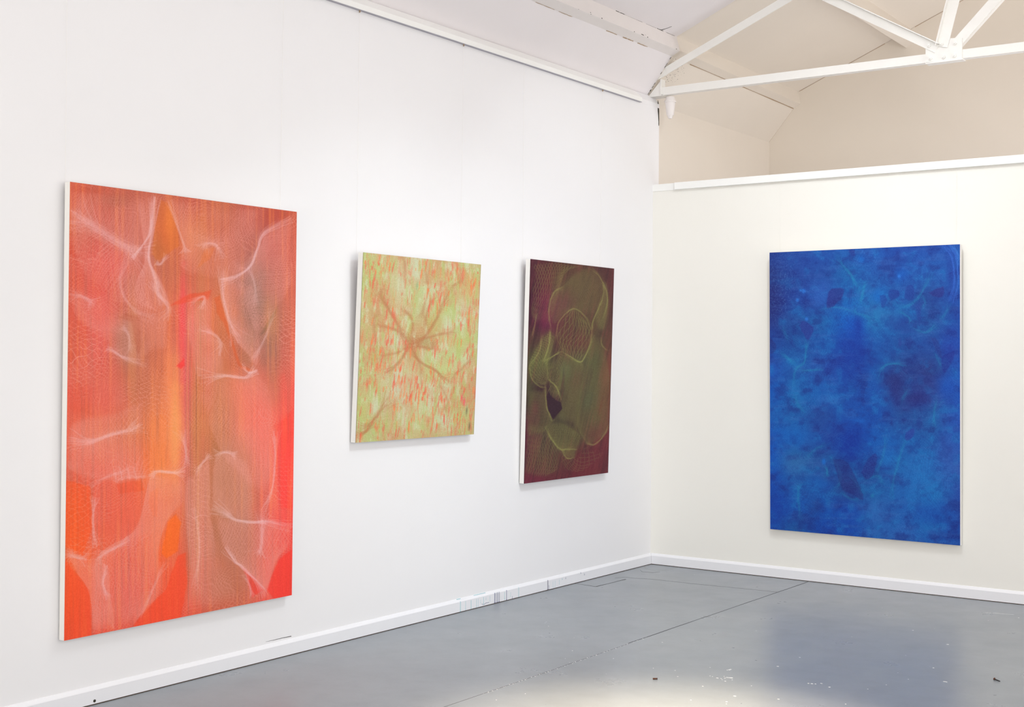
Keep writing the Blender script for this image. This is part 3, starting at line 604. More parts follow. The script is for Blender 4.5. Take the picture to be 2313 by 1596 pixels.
def paint_dark():
    k = Canvas([(1198.5, 586.5), (1387, 604), (1374, 1065), (1183, 1094)], 230, 520)
    k.hair = 10; k.wob = 1.2
    T = lambda P: [(1150+x/2.9, 570+y/2.9) for x, y in P]
    k.grid([[(84,34,46),(78,36,40),(84,50,40),(88,54,42),(76,42,42),(84,36,40)],[(70,26,40),(92,40,46),(86,60,44),(90,66,48),(88,60,46),(86,38,42)],[(66,22,40),(104,26,60),(96,44,56),(86,62,46),(90,62,46),(82,44,42)],
            [(66,24,40),(96,28,60),(92,50,48),(84,62,46),(86,66,46),(84,50,44)],[(74,50,42),(90,60,50),(88,52,46),(96,52,48),(80,64,46),(92,56,44)],[(80,78,48),(84,84,52),(80,56,46),(80,76,52),(76,74,48),(104,56,46)],
            [(76,70,46),(60,32,38),(74,66,46),(84,66,50),(80,74,50),(106,64,48)],[(70,66,44),(58,28,36),(74,58,46),(74,66,46),(86,72,50),(108,60,46)],[(86,36,48),(66,50,42),(72,64,46),(80,62,46),(90,74,50),(108,58,48)],
            [(100,30,52),(78,60,48),(82,72,50),(88,74,48),(100,44,46),(104,38,46)],[(96,46,50),(88,54,48),(88,52,46),(96,38,44),(100,36,46),(102,36,46)],[(104,32,52),(96,38,50),(96,38,46),(102,34,44),(104,34,44),(100,34,44)]])
    st = fbm(k.X/4.0+k.Y/18.0, k.Y/50.0, 31, 4); k.over((128,60,60), 0.30*smooth(0.52, 0.78, st)); k.over((44,22,32), 0.30*smooth(0.48, 0.24, st))
    for x, y, rx, ry, c, a, r in ((240,420,30,60,(118,24,62),.45,20),(370,300,14,60,(118,34,60),.5,10),(170,1020,26,60,(112,30,54),.5,0),(200,1490,40,30,(112,26,50),.4,0),(630,780,30,130,(130,66,52),.5,10),
                                  (520,960,40,80,(62,76,58),.5,20),(370,760,40,60,(78,100,70),.5,0),(600,1000,12,60,(128,52,44),.5,10),(450,240,130,130,(92,68,50),.5,0),(430,900,40,160,(96,64,52),.4,10)):
        k.blob(1150+x/2.9, 570+y/2.9, rx/2.9, ry/2.9, c, a, r)
    O = (128,126,68); Y_ = (158,160,84)
    # sheets of net (control points in the picture's own working frame)
    for rows, nl, a, hz_, sd in (
        ([[(150,80),(300,60),(480,90)],[(160,160),(290,150),(380,130)],[(145,280),(260,300),(340,235)],[(140,420),(180,470),(268,500)]], 16, .50, 0, 2),
        ([[(350,230),(450,120),(540,95)],[(285,270),(430,230),(618,180)],[(262,380),(420,340),(618,250)],[(275,500),(400,380),(560,440)]], 34, .26, .28, 3),
        ([[(400,368),(440,368),(500,440)],[(340,440),(450,500),(535,500)],[(310,560),(400,600),(520,610)],[(345,648),(410,690),(465,712)]], 9, .62, .10, 4),
        ([[(268,505),(190,600),(130,720)],[(300,560),(220,650),(130,780)],[(270,660),(230,760),(180,860)],[(230,716),(262,820),(240,874)]], 16, .62, .32, 5),
        ([[(330,645),(300,700),(232,716)],[(360,700),(310,790),(250,820)],[(350,800),(320,850),(262,850)],[(345,900),(300,960),(250,925)]], 12, .52, .12, 6),
        ([[(340,650),(400,682),(465,712)],[(360,800),(420,800),(500,760)],[(345,960),(420,980),(470,960)],[(300,1100),(400,1120),(440,1170)]], 30, .34, .30, 7),
        ([[(540,540),(580,540),(640,640)],[(500,700),(570,740),(660,800)],[(450,950),(540,990),(662,1000)],[(440,1110),(500,1180),(655,1130)],[(480,1210),(540,1256),(640,1170)]], 36, .36, .26, 8),
        ([[(240,880),(200,900),(130,900)],[(245,1000),(210,1010),(120,1000)],[(290,1098),(220,1130),(115,1110)],[(235,1140),(220,1180),(110,1200)]], 20, .36, .22, 9),
        ([[(235,1140),(330,1110),(450,1168)],[(250,1200),(350,1190),(470,1210)],[(320,1270),(380,1285),(440,1286)],[(345,1295),(390,1340),(430,1340)]], 18, .46, .34, 10),
        ([[(115,1105),(200,1140),(320,1260)],[(110,1250),(190,1260),(330,1300)],[(105,1350),(220,1380),(330,1400)],[(105,1450),(200,1480),(300,1440)]], 14, .44, .10, 11),
        ([[(350,1300),(430,1350),(500,1250)],[(340,1350),(450,1400),(560,1290)],[(360,1420),(480,1430),(640,1300)]], 8, .32, 0, 12),
        ([[(620,180),(640,260),(650,330)],[(618,240),(636,330),(640,420)],[(560,440),(590,500),(620,500)]], 18, .40, .34, 13)):
        k.drape([T(r) for r in rows], nl, O, a*0.9, hz_*0.8, 0.10, sd, (98,92,56), 0.8)
    for P, w, a, gl, sd in (([(270,503),(262,600),(230,716)],1.8,.85,5,1),([(345,646),(300,670),(230,716)],2.2,.8,4,1),([(340,648),(400,680),(465,712),(492,685),(530,600),(540,530)],2.0,.85,5,0),
        ([(540,540),(548,450),(580,370),(602,300)],2.0,.7,5,1),([(242,870),(240,950),(252,1030),(290,1102)],1.8,.8,5,1),([(232,1140),(270,1210),(330,1285),(380,1288),(445,1284)],2.2,.75,4,-1),
        ([(500,1240),(560,1250),(620,1190),(658,1110)],2.2,.75,4,-1),([(275,500),(262,420),(268,330),(300,255),(350,230)],1.6,.55,4,0),([(520,92),(590,150),(620,230),(600,340)],1.4,.5,5,0),
        ([(618,190),(642,260),(640,340),(600,470)],1.8,.6,5,1),([(310,560),(330,450),(420,366),(500,420),(538,500)],1.4,.55,3,0),([(130,740),(150,830),(205,880),(242,872)],1.4,.6,4,-1),([(345,1296),(380,1345),(430,1338)],1.8,.6,4,0),
        ([(182,400),(170,470),(150,560)],1.2,.5,5,0),([(600,545),(610,600),(650,640)],1.2,.5,5,0),([(210,540),(200,640),(140,740)],1.4,.5,4,0)):
        k.crease(T(P), w*0.8, Y_, a*0.72, gl*1.3, sd, 0.5)
    h = k.polym(T([(262,905),(248,945),(256,1030),(288,1095),(348,1020),(338,980),(300,962),(272,935)]), 1.2, 0.6); k.over((50,26,38), h*0.97)
    k.crease(T([(255,830),(310,880),(340,965)]), 1.4, Y_, .5, 3, 0, 0)
    ed = np.minimum(k.U*k.W, (1-k.U)*k.W); k.over((60,24,30), 0.7*smooth(2.2, 0.2, ed))
    k.C += 18*(fbm(k.U*230/1.3, k.V*520/1.3, 7, 2)-0.5)[..., None]
    return k

def paint_blue():
    k = Canvas([(1739, 570.5), (2167.5, 551), (2170, 1230), (1739, 1196)], 430, 680)
    k.hair = 9; k.core = 0.3
    A = lambda x, y: (1710+x/4.314, 530+y/4.314)
    B = lambda x, y: (1710+x/4.2, 870+y/4.2)
    k.grid([[(26,48,128),(26,62,146),(24,66,152),(22,84,166),(22,78,164),(24,66,156),(26,72,160),(26,64,152)],
            [(28,44,116),(28,64,146),(26,66,146),(18,86,158),(24,78,158),(24,74,156),(26,84,166),(24,78,160)],
            [(34,38,112),(24,58,142),(26,66,152),(16,92,170),(24,92,164),(22,76,156),(28,62,138),(22,70,158)],
            [(30,48,126),(24,74,148),(20,88,160),(8,84,176),(24,104,172),(16,84,164),(24,76,148),(22,64,154)],
            [(22,62,148),(20,76,150),(18,72,154),(12,60,156),(16,78,160),(22,70,146),(24,66,148),(24,72,166)],
            [(22,74,168),(22,84,162),(30,76,160),(14,56,150),(16,76,158),(28,58,132),(34,52,124),(22,78,172)],
            [(12,78,172),(20,92,166),(16,84,168),(16,66,154),(16,72,160),(30,62,136),(34,58,136),(20,74,170)],
            [(18,84,170),(22,88,164),(26,72,150),(14,70,160),(10,72,164),(28,72,146),(26,80,154),(30,76,172)],
            [(14,74,170),(18,86,168),(20,70,154),(8,56,154),(10,82,172),(16,82,164),(22,84,162),(34,80,170)],
            [(8,78,178),(30,90,156),(28,74,148),(14,50,134),(20,76,156),(24,94,172),(26,104,182),(44,82,168)],
            [(10,66,166),(20,82,162),(16,80,162),(26,58,130),(20,84,158),(22,88,170),(22,110,184),(30,68,158)],
            [(10,60,156),(14,74,164),(10,72,164),(10,64,164),(26,84,166),(26,86,170),(20,92,172),(16,66,160)],
            [(12,66,164),(18,78,152),(8,62,162),(8,66,166),(28,90,172),(40,94,176),(22,80,168),(18,74,164)]])
    n = fbm(k.X/26.0, k.Y/22.0, 5, 5); n2 = fbm(k.X/40.0, k.Y/9.0, 15, 4); n3 = fbm(k.X/12.0, k.Y/12.0, 25, 4)
    k.over((20,112,186), 0.42*smooth(0.54, 0.76, n)); k.over((18,32,112), 0.48*smooth(0.48, 0.24, n)); k.over((60,100,176), 0.26*smooth(0.52, 0.76, n2)); k.over((14,40,124), 0.26*smooth(0.5, 0.28, n3))
    for f, x, y, rx, ry, c, a, r in ((A,960,900,90,200,(6,66,172),.6,0),(A,980,1150,150,160,(14,44,142),.6,0),(A,990,880,36,110,(10,42,140),.6,0),(A,620,590,90,130,(44,96,182),.5,20),(A,1180,600,60,70,(8,96,190),.6,0),
        (A,1400,860,130,70,(28,48,128),.6,0),(A,1340,1430,110,130,(34,36,108),.75,0),(A,1640,1400,110,120,(36,42,116),.5,0),(B,1480,110,150,90,(36,34,110),.7,0),(A,160,640,70,230,(26,32,104),.6,0),(A,300,440,140,120,(30,50,124),.4,0),
        (B,890,540,140,170,(6,46,146),.75,0),(B,1560,900,190,220,(26,104,184),.6,20),(B,1130,1180,140,130,(46,104,182),.5,0),(B,1800,640,110,220,(44,80,168),.55,0),(B,690,120,120,40,(50,110,186),.4,0),(B,330,480,150,100,(8,96,188),.5,0),
        (B,350,760,130,90,(50,104,172),.5,0),(B,700,440,110,90,(24,50,138),.5,30),(B,540,1150,60,100,(24,66,140),.5,20),(B,1250,640,60,130,(16,98,184),.5,15),(A,1880,1100,90,120,(26,48,150),.5,0),(A,1850,1450,90,120,(16,76,180),.6,0),
        (A,1400,380,60,60,(10,96,196),.5,0),(A,1020,240,40,40,(10,96,190),.6,0),(A,1900,380,60,240,(24,48,140),.5,0),(B,180,1150,120,120,(8,56,160),.5,0),(B,1650,1200,160,110,(10,66,166),.5,0),(A,1160,760,240,60,(36,112,174),.45,0),
        (B,640,940,120,50,(14,84,176),.5,20),(B,980,330,80,25,(12,92,190),.6,5)):
        cx, cy = f(x, y); k.blob(cx, cy, rx/4.25, ry/4.25, c, a, r, 1.2, 0.4)
    T_ = (26,134,176)
    cr = [(A,[(770,170),(830,280),(910,380),(960,470),(1010,560)],5,.6),(A,[(1060,440),(1030,560),(1000,690)],4,.6),(A,[(1000,690),(960,750),(1080,800),(1130,850)],4,.45),(A,[(1280,640),(1440,690),(1560,620),(1640,480),(1700,350)],5,.45),
        (A,[(490,1020),(480,1120),(460,1240),(380,1310),(350,1480)],3,.6),(A,[(240,870),(280,960),(310,1050)],5,.4),(A,[(210,1130),(300,1200),(390,1260)],5,.55),(A,[(400,1330),(520,1320),(650,1310)],3,.55),(A,[(1170,1400),(1240,1270),(1340,1245),(1460,1240)],3.5,.6),
        (A,[(1500,890),(1640,945),(1740,860)],4,.5),(A,[(1720,1120),(1770,1220),(1810,1330)],7,.4),(A,[(1600,570),(1640,650),(1600,720)],3,.4),(A,[(1360,720),(1480,800),(1500,860)],3,.45),(A,[(1890,660),(1830,760),(1780,820)],4,.4),(A,[(1480,1500),(1440,1560),(1400,1640)],6,.4),
        (A,[(600,740),(760,700),(960,750)],3,.35),(B,[(1710,110),(1680,260),(1680,420)],4,.45),(B,[(1430,500),(1380,600),(1300,900),(1300,1080)],4,.4),(B,[(660,760),(668,870)],2.5,.7),(B,[(660,640),(760,760),(790,900),(720,1010)],5,.4),(B,[(400,920),(390,1060),(410,1300)],4,.45),
        (B,[(880,840),(950,940),(1010,1080)],4,.45),(B,[(1010,880),(1150,860),(1200,940)],4,.4),(B,[(350,60),(390,180),(470,260)],5,.4),(B,[(700,540),(560,600),(450,700)],5,.35),(B,[(1230,400),(1200,640),(1130,860)],4,.35),(B,[(780,1000),(880,1070),(1000,1090)],4,.4),(B,[(1080,1030),(1110,1060)],5,.6)]
    for f, P, w, a in cr: k.crease([f(*p) for p in P], w, T_, a*0.8, 4, 0, 0.2)
    for P in ([(1860,92),(1930,190),(1952,330),(1955,470),(1900,650)], [(1800,100),(1880,190),(1915,330),(1915,480),(1880,640)]): k.crease([A(*p) for p in P], 2.2, (50,100,198), .7, 3, 0, 0)
    k.crease([A(1880,96), A(1950,180), A(1966,300)], 3.5, (60,120,210), .6, 3, 0, 0)
    for f, P, c, a in ((A,[(700,560),(740,520),(845,525),(835,600),(780,660),(740,700),(680,700)],(40,34,114),.7),(A,[(415,880),(450,835),(520,870),(552,920),(510,1010),(470,990)],(38,46,130),.8),(A,[(1283,545),(1310,530),(1380,545),(1385,590),(1330,622),(1290,600)],(24,46,132),.75),
        (A,[(1440,560),(1465,490),(1525,500),(1530,600),(1500,640),(1440,610)],(26,48,134),.65),(A,[(1670,560),(1740,525),(1815,500),(1810,590),(1740,600)],(40,38,118),.7),(A,[(1200,590),(1250,580),(1268,640),(1220,705)],(24,50,134),.6),(A,[(1795,1180),(1850,1150),(1925,1130),(1900,1230),(1830,1330),(1800,1290)],(26,40,130),.7),
        (A,[(125,1000),(180,1050),(188,1110),(150,1155),(125,1140)],(30,36,108),.6),(A,[(655,1320),(700,1240),(800,1180),(860,1190),(760,1290),(690,1360)],(22,48,138),.6),(A,[(890,150),(945,145),(955,200),(920,200)],(34,40,120),.6),(B,[(990,820),(1040,720),(1120,640),(1140,700),(1090,860),(1030,885)],(30,40,122),.7),
        (B,[(720,700),(850,720),(960,920),(1010,1080),(900,1030),(800,960)],(30,36,112),.65),(B,[(1405,500),(1420,440),(1490,400),(1480,480),(1430,515)],(38,48,140),.7),(A,[(1380,1010),(1405,1000),(1410,1070),(1385,1080)],(34,52,136),.6),(A,[(1540,690),(1590,640),(1595,820),(1560,810)],(32,52,136),.5),
        (A,[(1690,990),(1760,1020),(1800,1180),(1760,1150)],(34,44,120),.5)):
        k.over(c, a*0.85*k.polym(k.spl([f(*p) for p in P]+[f(*P[0])], 5), 2.2, 1.2))
    for x, y, r in ((458,546,5),(396,634,4),(486,818,4),(428,540,2.4),(1385,400,4)): cx, cy = A(x, y); k.blob(cx, cy, r, r*1.1, (40,110,205), .8, 0, 1.6, 0)
    k.blob(*B(635,720), 5, 8, (14,100,196), .8, 0, 1.5, 0)
    ne = k.netm(4.2, 15, 3, 30, 90, 0.5, 1.8); k.over((60,120,184), ne*0.13*(0.4+fbm(k.X/30, k.Y/30, 66, 3)))
    dk = k.netm(4.6, 75, 33, 30, 90, 0.5, 1.6); k.over((6,30,100), dk*0.13)
    cn = k.netm(13, 30, 23, 20, 40, 0.12, 1.2, 1.0); k.over((90,130,184), cn*0.35*np.clip(k.blobm(*A(230,420), 45, 60)+k.blobm(*A(200,700), 30, 40), 0, 1))
    cv = vnoise(k.U*430/1.6, k.V*680/0.9, 4)+vnoise(k.U*430/0.9, k.V*680/2.4, 6); k.C += 9*(cv-1)[..., None]
    k.C = k.C*np.array([1.0, 1.06, 1.03])
    return k

# ------------------------------------------------------------------ the four paintings
t = NT('painted_canvas', 0.62, 0.25)
at = t.n('ShaderNodeAttribute', attribute_name='paint'); v = t.coord(kind='Object')
t.l(t.mix(t.noise(v, 900, 2, 0.5), at.outputs['Color'], at.outputs['Color']), t.b.inputs['Base Color'])
t.bump(t.noise(v, 500, 3, 0.7), 0.15, 0.0006)
M_PAINT = t.m
TH = 0.034
def painting(kv, kind, a, zb, w, h, lean, label, gain=1.0, th=0.04, name='painting'):
    """a along the wall, lower edge height, width, height, forward lean; local frame: x across, y up, z out of the wall"""
    if kind == 'L':
        ex, ez = Vector((0, 1, 0)), Vector((1, 0, 0)); o0 = Vector((0, a, zb))
    else:
        ex, ez = Vector((1, 0, 0)), Vector((0, -1, 0)); o0 = Vector((a, 0, zb))
    ey = Vector((0, 0, 1)); up_ = ey*math.cos(lean)+ez*math.sin(lean); out = ez*math.cos(lean)-ey*math.sin(lean)
    root = empty(name, o0+ez*th); tag(root, label, 'painting')
    P = lambda u, v_, d: o0+ez*th+ex*(u*w)+up_*(v_*h)+out*d
    # canvas face: a fine grid that carries the paint
    W, H = kv.W, kv.H; C = np.clip(kv.C, 0, 255)/255.0
    C = np.where(C <= 0.04045, C/12.92, ((C+0.055)/1.055)**2.4)*gain
    u, v_ = np.meshgrid(np.linspace(0, 1, W), np.linspace(1, 0, H)); e = [np.array(x) for x in (P(0,0,0), P(1,0,0)-P(0,0,0), P(0,1,0)-P(0,0,0))]
    co = e[0]+u[..., None]*e[1]+v_[..., None]*e[2]
    me = bpy.data.meshes.new('canvas'); nv = W*H; nf = (W-1)*(H-1)
    me.vertices.add(nv); me.vertices.foreach_set('co', co.astype(np.float32).ravel())
    i_ = np.arange(nv).reshape(H, W); q = np.stack([i_[1:, :-1], i_[1:, 1:], i_[:-1, 1:], i_[:-1, :-1]], -1).reshape(-1)
    me.loops.add(nf*4); me.loops.foreach_set('vertex_index', q.astype(np.int32))
    me.polygons.add(nf); me.polygons.foreach_set('loop_start', np.arange(0, nf*4, 4, dtype=np.int32)); 
    ca = me.color_attributes.new('paint', 'FLOAT_COLOR', 'POINT')
    ca.data.foreach_set('color', np.concatenate([C.reshape(-1, 3), np.ones((nv, 1))], 1).astype(np.float32).ravel())
    me.update(calc_edges=True); me.validate(); me.materials.append(M_PAINT)
    ob = bpy.data.objects.new('canvas', me); COL.objects.link(ob); ob.parent = root; ob.matrix_parent_inverse = Matrix.Translation(-root.location)
    # white turned-over edges round a timber stretcher
    g = MB(); q = [P(uu, vv, dd) for dd in (-0.0012, -TH) for uu, vv in ((0,0),(1,0),(1,1),(0,1))]
    inn = [P(uu, vv, -TH) for uu, vv in ((0.03,0.03),(0.97,0.03),(0.97,0.97),(0.03,0.97))]
    g.poly(q+inn, [(0,3,2,1)[::-1], (0,1,5,4), (1,2,6,5), (2,3,7,6), (3,0,4,7), (4,5,9,8), (5,6,10,9), (6,7,11,10), (7,4,8,11)])
    g.build('canvas_edge', M_EDGE, root)['label'] = 'white primed canvas edge'
    g = MB()
    for u0, v0, u1, v1 in ((0.01,0.01,0.06,0.99),(0.94,0.01,0.99,0.99),(0.01,0.01,0.99,0.04),(0.01,0.96,0.99,0.99)):
        p = [P(uu, vv, dd) for dd in (-TH+0.018, -TH-0.001) for uu, vv in ((u0,v0),(u1,v0),(u1,v1),(u0,v1))]
        g.poly(p, [(0,1,2,3), (7,6,5,4), (0,4,5,1), (1,5,6,2), (2,6,7,3), (3,7,4,0)])
    g.build('stretcher', M_WOOD, root)
    return root
painting(paint_red(), 'L', -5.0539, 0.3076, 1.3305, 1.9159, 0.0081, 'very large red and orange abstract painting with pale net-like veils')
painting(paint_yellow(), 'L', -3.2603, 1.0467, 1.0412, 1.0065, 0.0449, 'small yellow-green abstract painting with orange flecks, left of the dark maroon one')
painting(paint_dark(), 'L', -1.6942, 0.7143, 1.0177, 1.4065, 0.0272, 'dark maroon abstract painting with olive netting, nearest the room corner')
painting(paint_blue(), 'R', 0.959, 0.3357, 1.2906, 1.9003, 0.0208, 'large deep blue abstract painting alone on the right-hand partition wall')

# ------------------------------------------------------------------ picture-hanging wires, hooked under the rails
t = NT('clear_nylon', 0.3, 0.5); t.b.inputs['Base Color'].default_value = rgba((236, 233, 229)); M_NYLON = t.m
t = NT('brass_hook', 0.45, 0.5); t.b.inputs['Base Color'].default_value = rgba((168, 148, 124)); t.b.inputs['Metallic'].default_value = 0.3; M_HOOK = t.m
def wire(top, bottom, label, hook=True):
    root = empty('hanging_wire', top); tag(root, label, 'wire', None)
    MB().cyl(top, bottom, 0.0006, n=6).build('line', M_NYLON, root)
    if hook:
        x, y, z = top; d = Vector((0.004, 0, 0)) if abs(x) < 0.1 else Vector((0, -0.004, 0))
        MB().box((x-0.002, y-0.0028, z-0.016), (x+0.003, y+0.0028, z+0.002)).cyl((x, y, z-0.010), Vector((x, y, z-0.010))+d*1.6, 0.0036, n=8).build('hook', M_HOOK, root)
WB = 0.0045
wire((0.014, -5.045, Z_RAIL), (WB, -5.040, 2.10), 'clear hanging wire above the left top corner of the red painting')
wire((0.014, -3.785, Z_RAIL), (WB, -3.790, 2.10), 'clear hanging wire above the right top corner of the red painting')
wire((0.014, -3.223, Z_RAIL), (WB, -3.222, 1.98), 'clear hanging wire above the left side of the yellow-green painting')
wire((0.014, -2.311, Z_RAIL), (WB, -2.311, 1.98), 'clear hanging wire above the right side of the yellow-green painting')
wire((0.014, -1.684, Z_RAIL), (WB, -1.672, 2.02), 'clear hanging wire above the left side of the dark maroon painting', False)
wire((0.014, -0.739, Z_RAIL), (WB, -0.745, 2.02), 'clear hanging wire above the right side of the dark maroon painting')
wire((1.005, -0.014, 2.7268), (1.005, -WB, 2.15), 'clear hanging wire above the left side of the blue painting', False)
wire((2.206, -0.014, 2.7268), (2.206, -WB, 2.15), 'clear hanging wire above the right side of the blue painting', False)

# ------------------------------------------------------------------ added housings behind the out-of-view lights
M_LAMP = paint_mat('lamp_housing', (225, 225, 225), 4, 0.4)
for (loc, aim, sx, sy, pw, cc, spd), lab in ((LIGHTS[0], 'white box spotlight aimed at the left wall'), (LIGHTS[1], 'white box spotlight aimed at the room corner'), (LIGHTS[2], 'small lamp clipped beside the roof truss'),
        (LIGHTS[4], 'added uplight box brightening the roof slope, out of view'), (LIGHTS[5], 'square downlight over the open floor')):
    p = Vector(loc); dd = (Vector(aim)-p).normalized(); qt = (Vector(aim)-p).to_track_quat('-Z', 'Y'); ax = qt @ Vector((1, 0, 0)); ay = qt @ Vector((0, 1, 0))
    root = empty('unseen_lamp', p); tag(root, lab, 'lamp')
    MB().bar(p-dd*0.008, p-dd*0.075, ax, ay, -sx/2-.015, sx/2+.015, -sy/2-.015, sy/2+.015).build('housing', M_LAMP, root)
    if dd.z < 0: MB().cyl(p-dd*0.07, (p.x-dd.x*0.07, p.y-dd.y*0.07, roof(min(p.x, 2*RIDGE-p.x))+DZ+0.02), 0.008, n=10).build('rod', M_LAMP, root)

# ------------------------------------------------------------------ marks of use on the room itself
M_TEAL = paint_mat('teal_paint_drip', (150, 205, 214), 10, 0.4, 0.1, 40)
M_INK = paint_mat('dark_blue_paint_drip', (112, 116, 152), 20, 0.4, 0.1, 40)
M_NAVY = paint_mat('navy_paint_drip', (58, 52, 84), 10, 0.4, 0.1, 40)
M_FLECK = paint_mat('white_paint_fleck', (240, 240, 238), 4, 0.35, 0.1, 30)
M_CHALK = paint_mat('pale_ring_mark', (166, 168, 168), 10, 0.5, 0.1, 30)
M_SEAM = paint_mat('floor_seam', (84, 84, 86), 14, 0.6, 0.2, 30)
M_SEAM2 = paint_mat('faint_floor_seam', (112, 112, 114), 10, 0.6, 0.2, 30)
fl = bpy.data.objects['floor']
DRIPS = [(-2.303,0.0045,0.0635,'t',1.2),(-2.2522,.005,.0586,'t',.6),(-2.1985,.0062,.0566,'t',.9),(-2.1441,.0054,.0561,'t',.6),(-2.1277,.0074,.0553,'t',.5),(-2.1029,.0246,.0456,'t',.4),(-2.073,.0112,.0578,'t',.8),
         (-2.0501,.0379,.053,'t',.4),(-2.0082,.0227,.0545,'t',.6),(-1.9591,.0045,.0645,'d',1.7),(-1.9472,.0045,.0625,'d',.6),(-1.9348,.0045,.0635,'d',1.1),(-1.9245,.0045,.0635,'d',1.0),(-1.9114,.0045,.0635,'d',1.1),
         (-1.8559,.0096,.0557,'t',.7),(-1.8347,.0045,.0625,'d',1.3),(-1.7913,.0187,.0465,'t',.4),(-1.7724,.0045,.0206,'d',.5),(-1.7049,.0045,.0624,'t',.9),(-1.3756,.0045,.066,'D',1.5),(-1.3639,.0045,.0313,'d',.7),
         (-0.9323,.040,.052,'d',.8),(-0.9772,.056,.063,'d',.8),(-1.1628,.045,.058,'d',.6),(-1.2055,.046,.056,'t',.8),(-1.24,.02,.05,'t',.4),(-1.29,.012,.05,'t',.4),(-1.315,.01,.05,'t',.4)]
for key, m_ in (('t', M_TEAL), ('d', M_INK), ('D', M_NAVY)):
    g = MB()
    for y, z0, z1, k_, w_ in DRIPS:
        if k_ != key: continue
        ww = 0.0016*w_
        g.box((0.0125, y-ww, z0), (0.0134, y+ww, min(z1, 0.0615))).box((0.0126, y-ww*1.7, z0-0.0004), (0.0136, y+ww*1.7, z0+0.004))
        if z1 > 0.0615: g.bar((0.0110, y, 0.0655), (0.0130, y, 0.0610), (0, 1, 0), (1, 0, 1), -ww, ww, -0.0005, 0.0007)
    o_ = g.build('paint_drips', m_, bl)
g = MB()
for y, w_ in ((-2.3185,.010),(-2.2992,.008)): g.box((0.0030, y-w_, 0.0775), (0.0062, y+w_, 0.0800))
g.box((0.0030, -2.16, 0.0775), (0.0056, -2.045, 0.0795)); g.build('paint_smear', M_TEAL, bl)
g = MB()
for a_, b_ in (((-2.092,.019),(-2.078,.0125)),((-2.078,.0125),(-2.062,.0135)),((-2.062,.0135),(-2.048,.0185)),((-2.048,.0185),(-2.018,.0170))):
    g.bar((0.0129, a_[0], a_[1]), (0.0129, b_[0], b_[1]), (1, 0, 0), (0, 0, 1), -0.0005, 0.0007, -0.0011, 0.0011)
g.build('scrape', M_INK, bl)
MB().cyl((0.0125, -4.879, 0.0165), (0.0140, -4.879, 0.0165), 0.0065, n=14).build('nail_hole', M_CRACK, bl)
ribbon([(0, -3.86, 0.0935), (0, -3.80, 0.0925), (0, -3.75, 0.093), (0, -3.685, 0.091)], [.0006, .0018, .0022, .003], (1, 0, 0)).build('scuff_mark', M_CRACK, wl)
# floor: the long joint, the cross joint, the cut patch by the wall and the pale ring in the corner
Z = Vector((0, 0, 1))
def flat(pts, w, mat, name, off=0.0007): return ribbon([(x, y, 0) for x, y in pts], w if isinstance(w, list) else [w]*len(pts), Z, off).build(name, mat, fl)
r_ = random.Random(11)
jy = [-0.03-0.16*i for i in range(16)]
flat([(1.232+r_.uniform(-.0015, .0015), y) for y in jy], [r_.uniform(.0035, .0065) for _ in jy], M_SEAM, 'seam')
jy = [-2.43-0.2*i for i in range(22)]
flat([(1.238+r_.uniform(-.002, .002), y) for y in jy], [r_.uniform(.0018, .003) for _ in jy], M_SEAM2, 'seam')
flat([(.114,-.701),(.155,-.631),(.252,-.615),(.326,-.588),(.45,-.582),(.63,-.577),(.878,-.554),(1.225,-.525)], [.002,.003,.004,.0045,.004,.0045,.003,.0025], M_SEAM2, 'seam')
flat([(.015,-1.052),(.1015,-1.0589),(.1886,-1.0685)], [.001,.003,.006], M_CRACK, 'patch_edge'); flat([(.1886,-1.0685),(.191,-.978),(.1946,-.9267),(.1947,-.7908),(.1992,-.6991)], [.008,.006,.004,.005,.008], M_CRACK, 'patch_edge')
flat([(.0277,-.0557),(.0300,-.11),(.0500,-.1802),(.0907,-.2209),(.1509,-.2398),(.2064,-.2192),(.2352,-.16),(.2447,-.09),(.2387,-.02)], [.004,.006,.006,.007,.008,.009,.007,.006,.004], M_CHALK, 'ring_mark', 0.0006)
flat([(.0827,-.2981),(.132,-.3562),(.2093,-.3372),(.2325,-.2785)], [.001,.0025,.0025,.001], M_SEAM, 'scratch')
flat([(2.506,-.4069),(2.56,-.392),(2.60,-.388),(2.6651,-.3751)], [.001,.0035,.003,.002], M_FLECK, 'scratch')
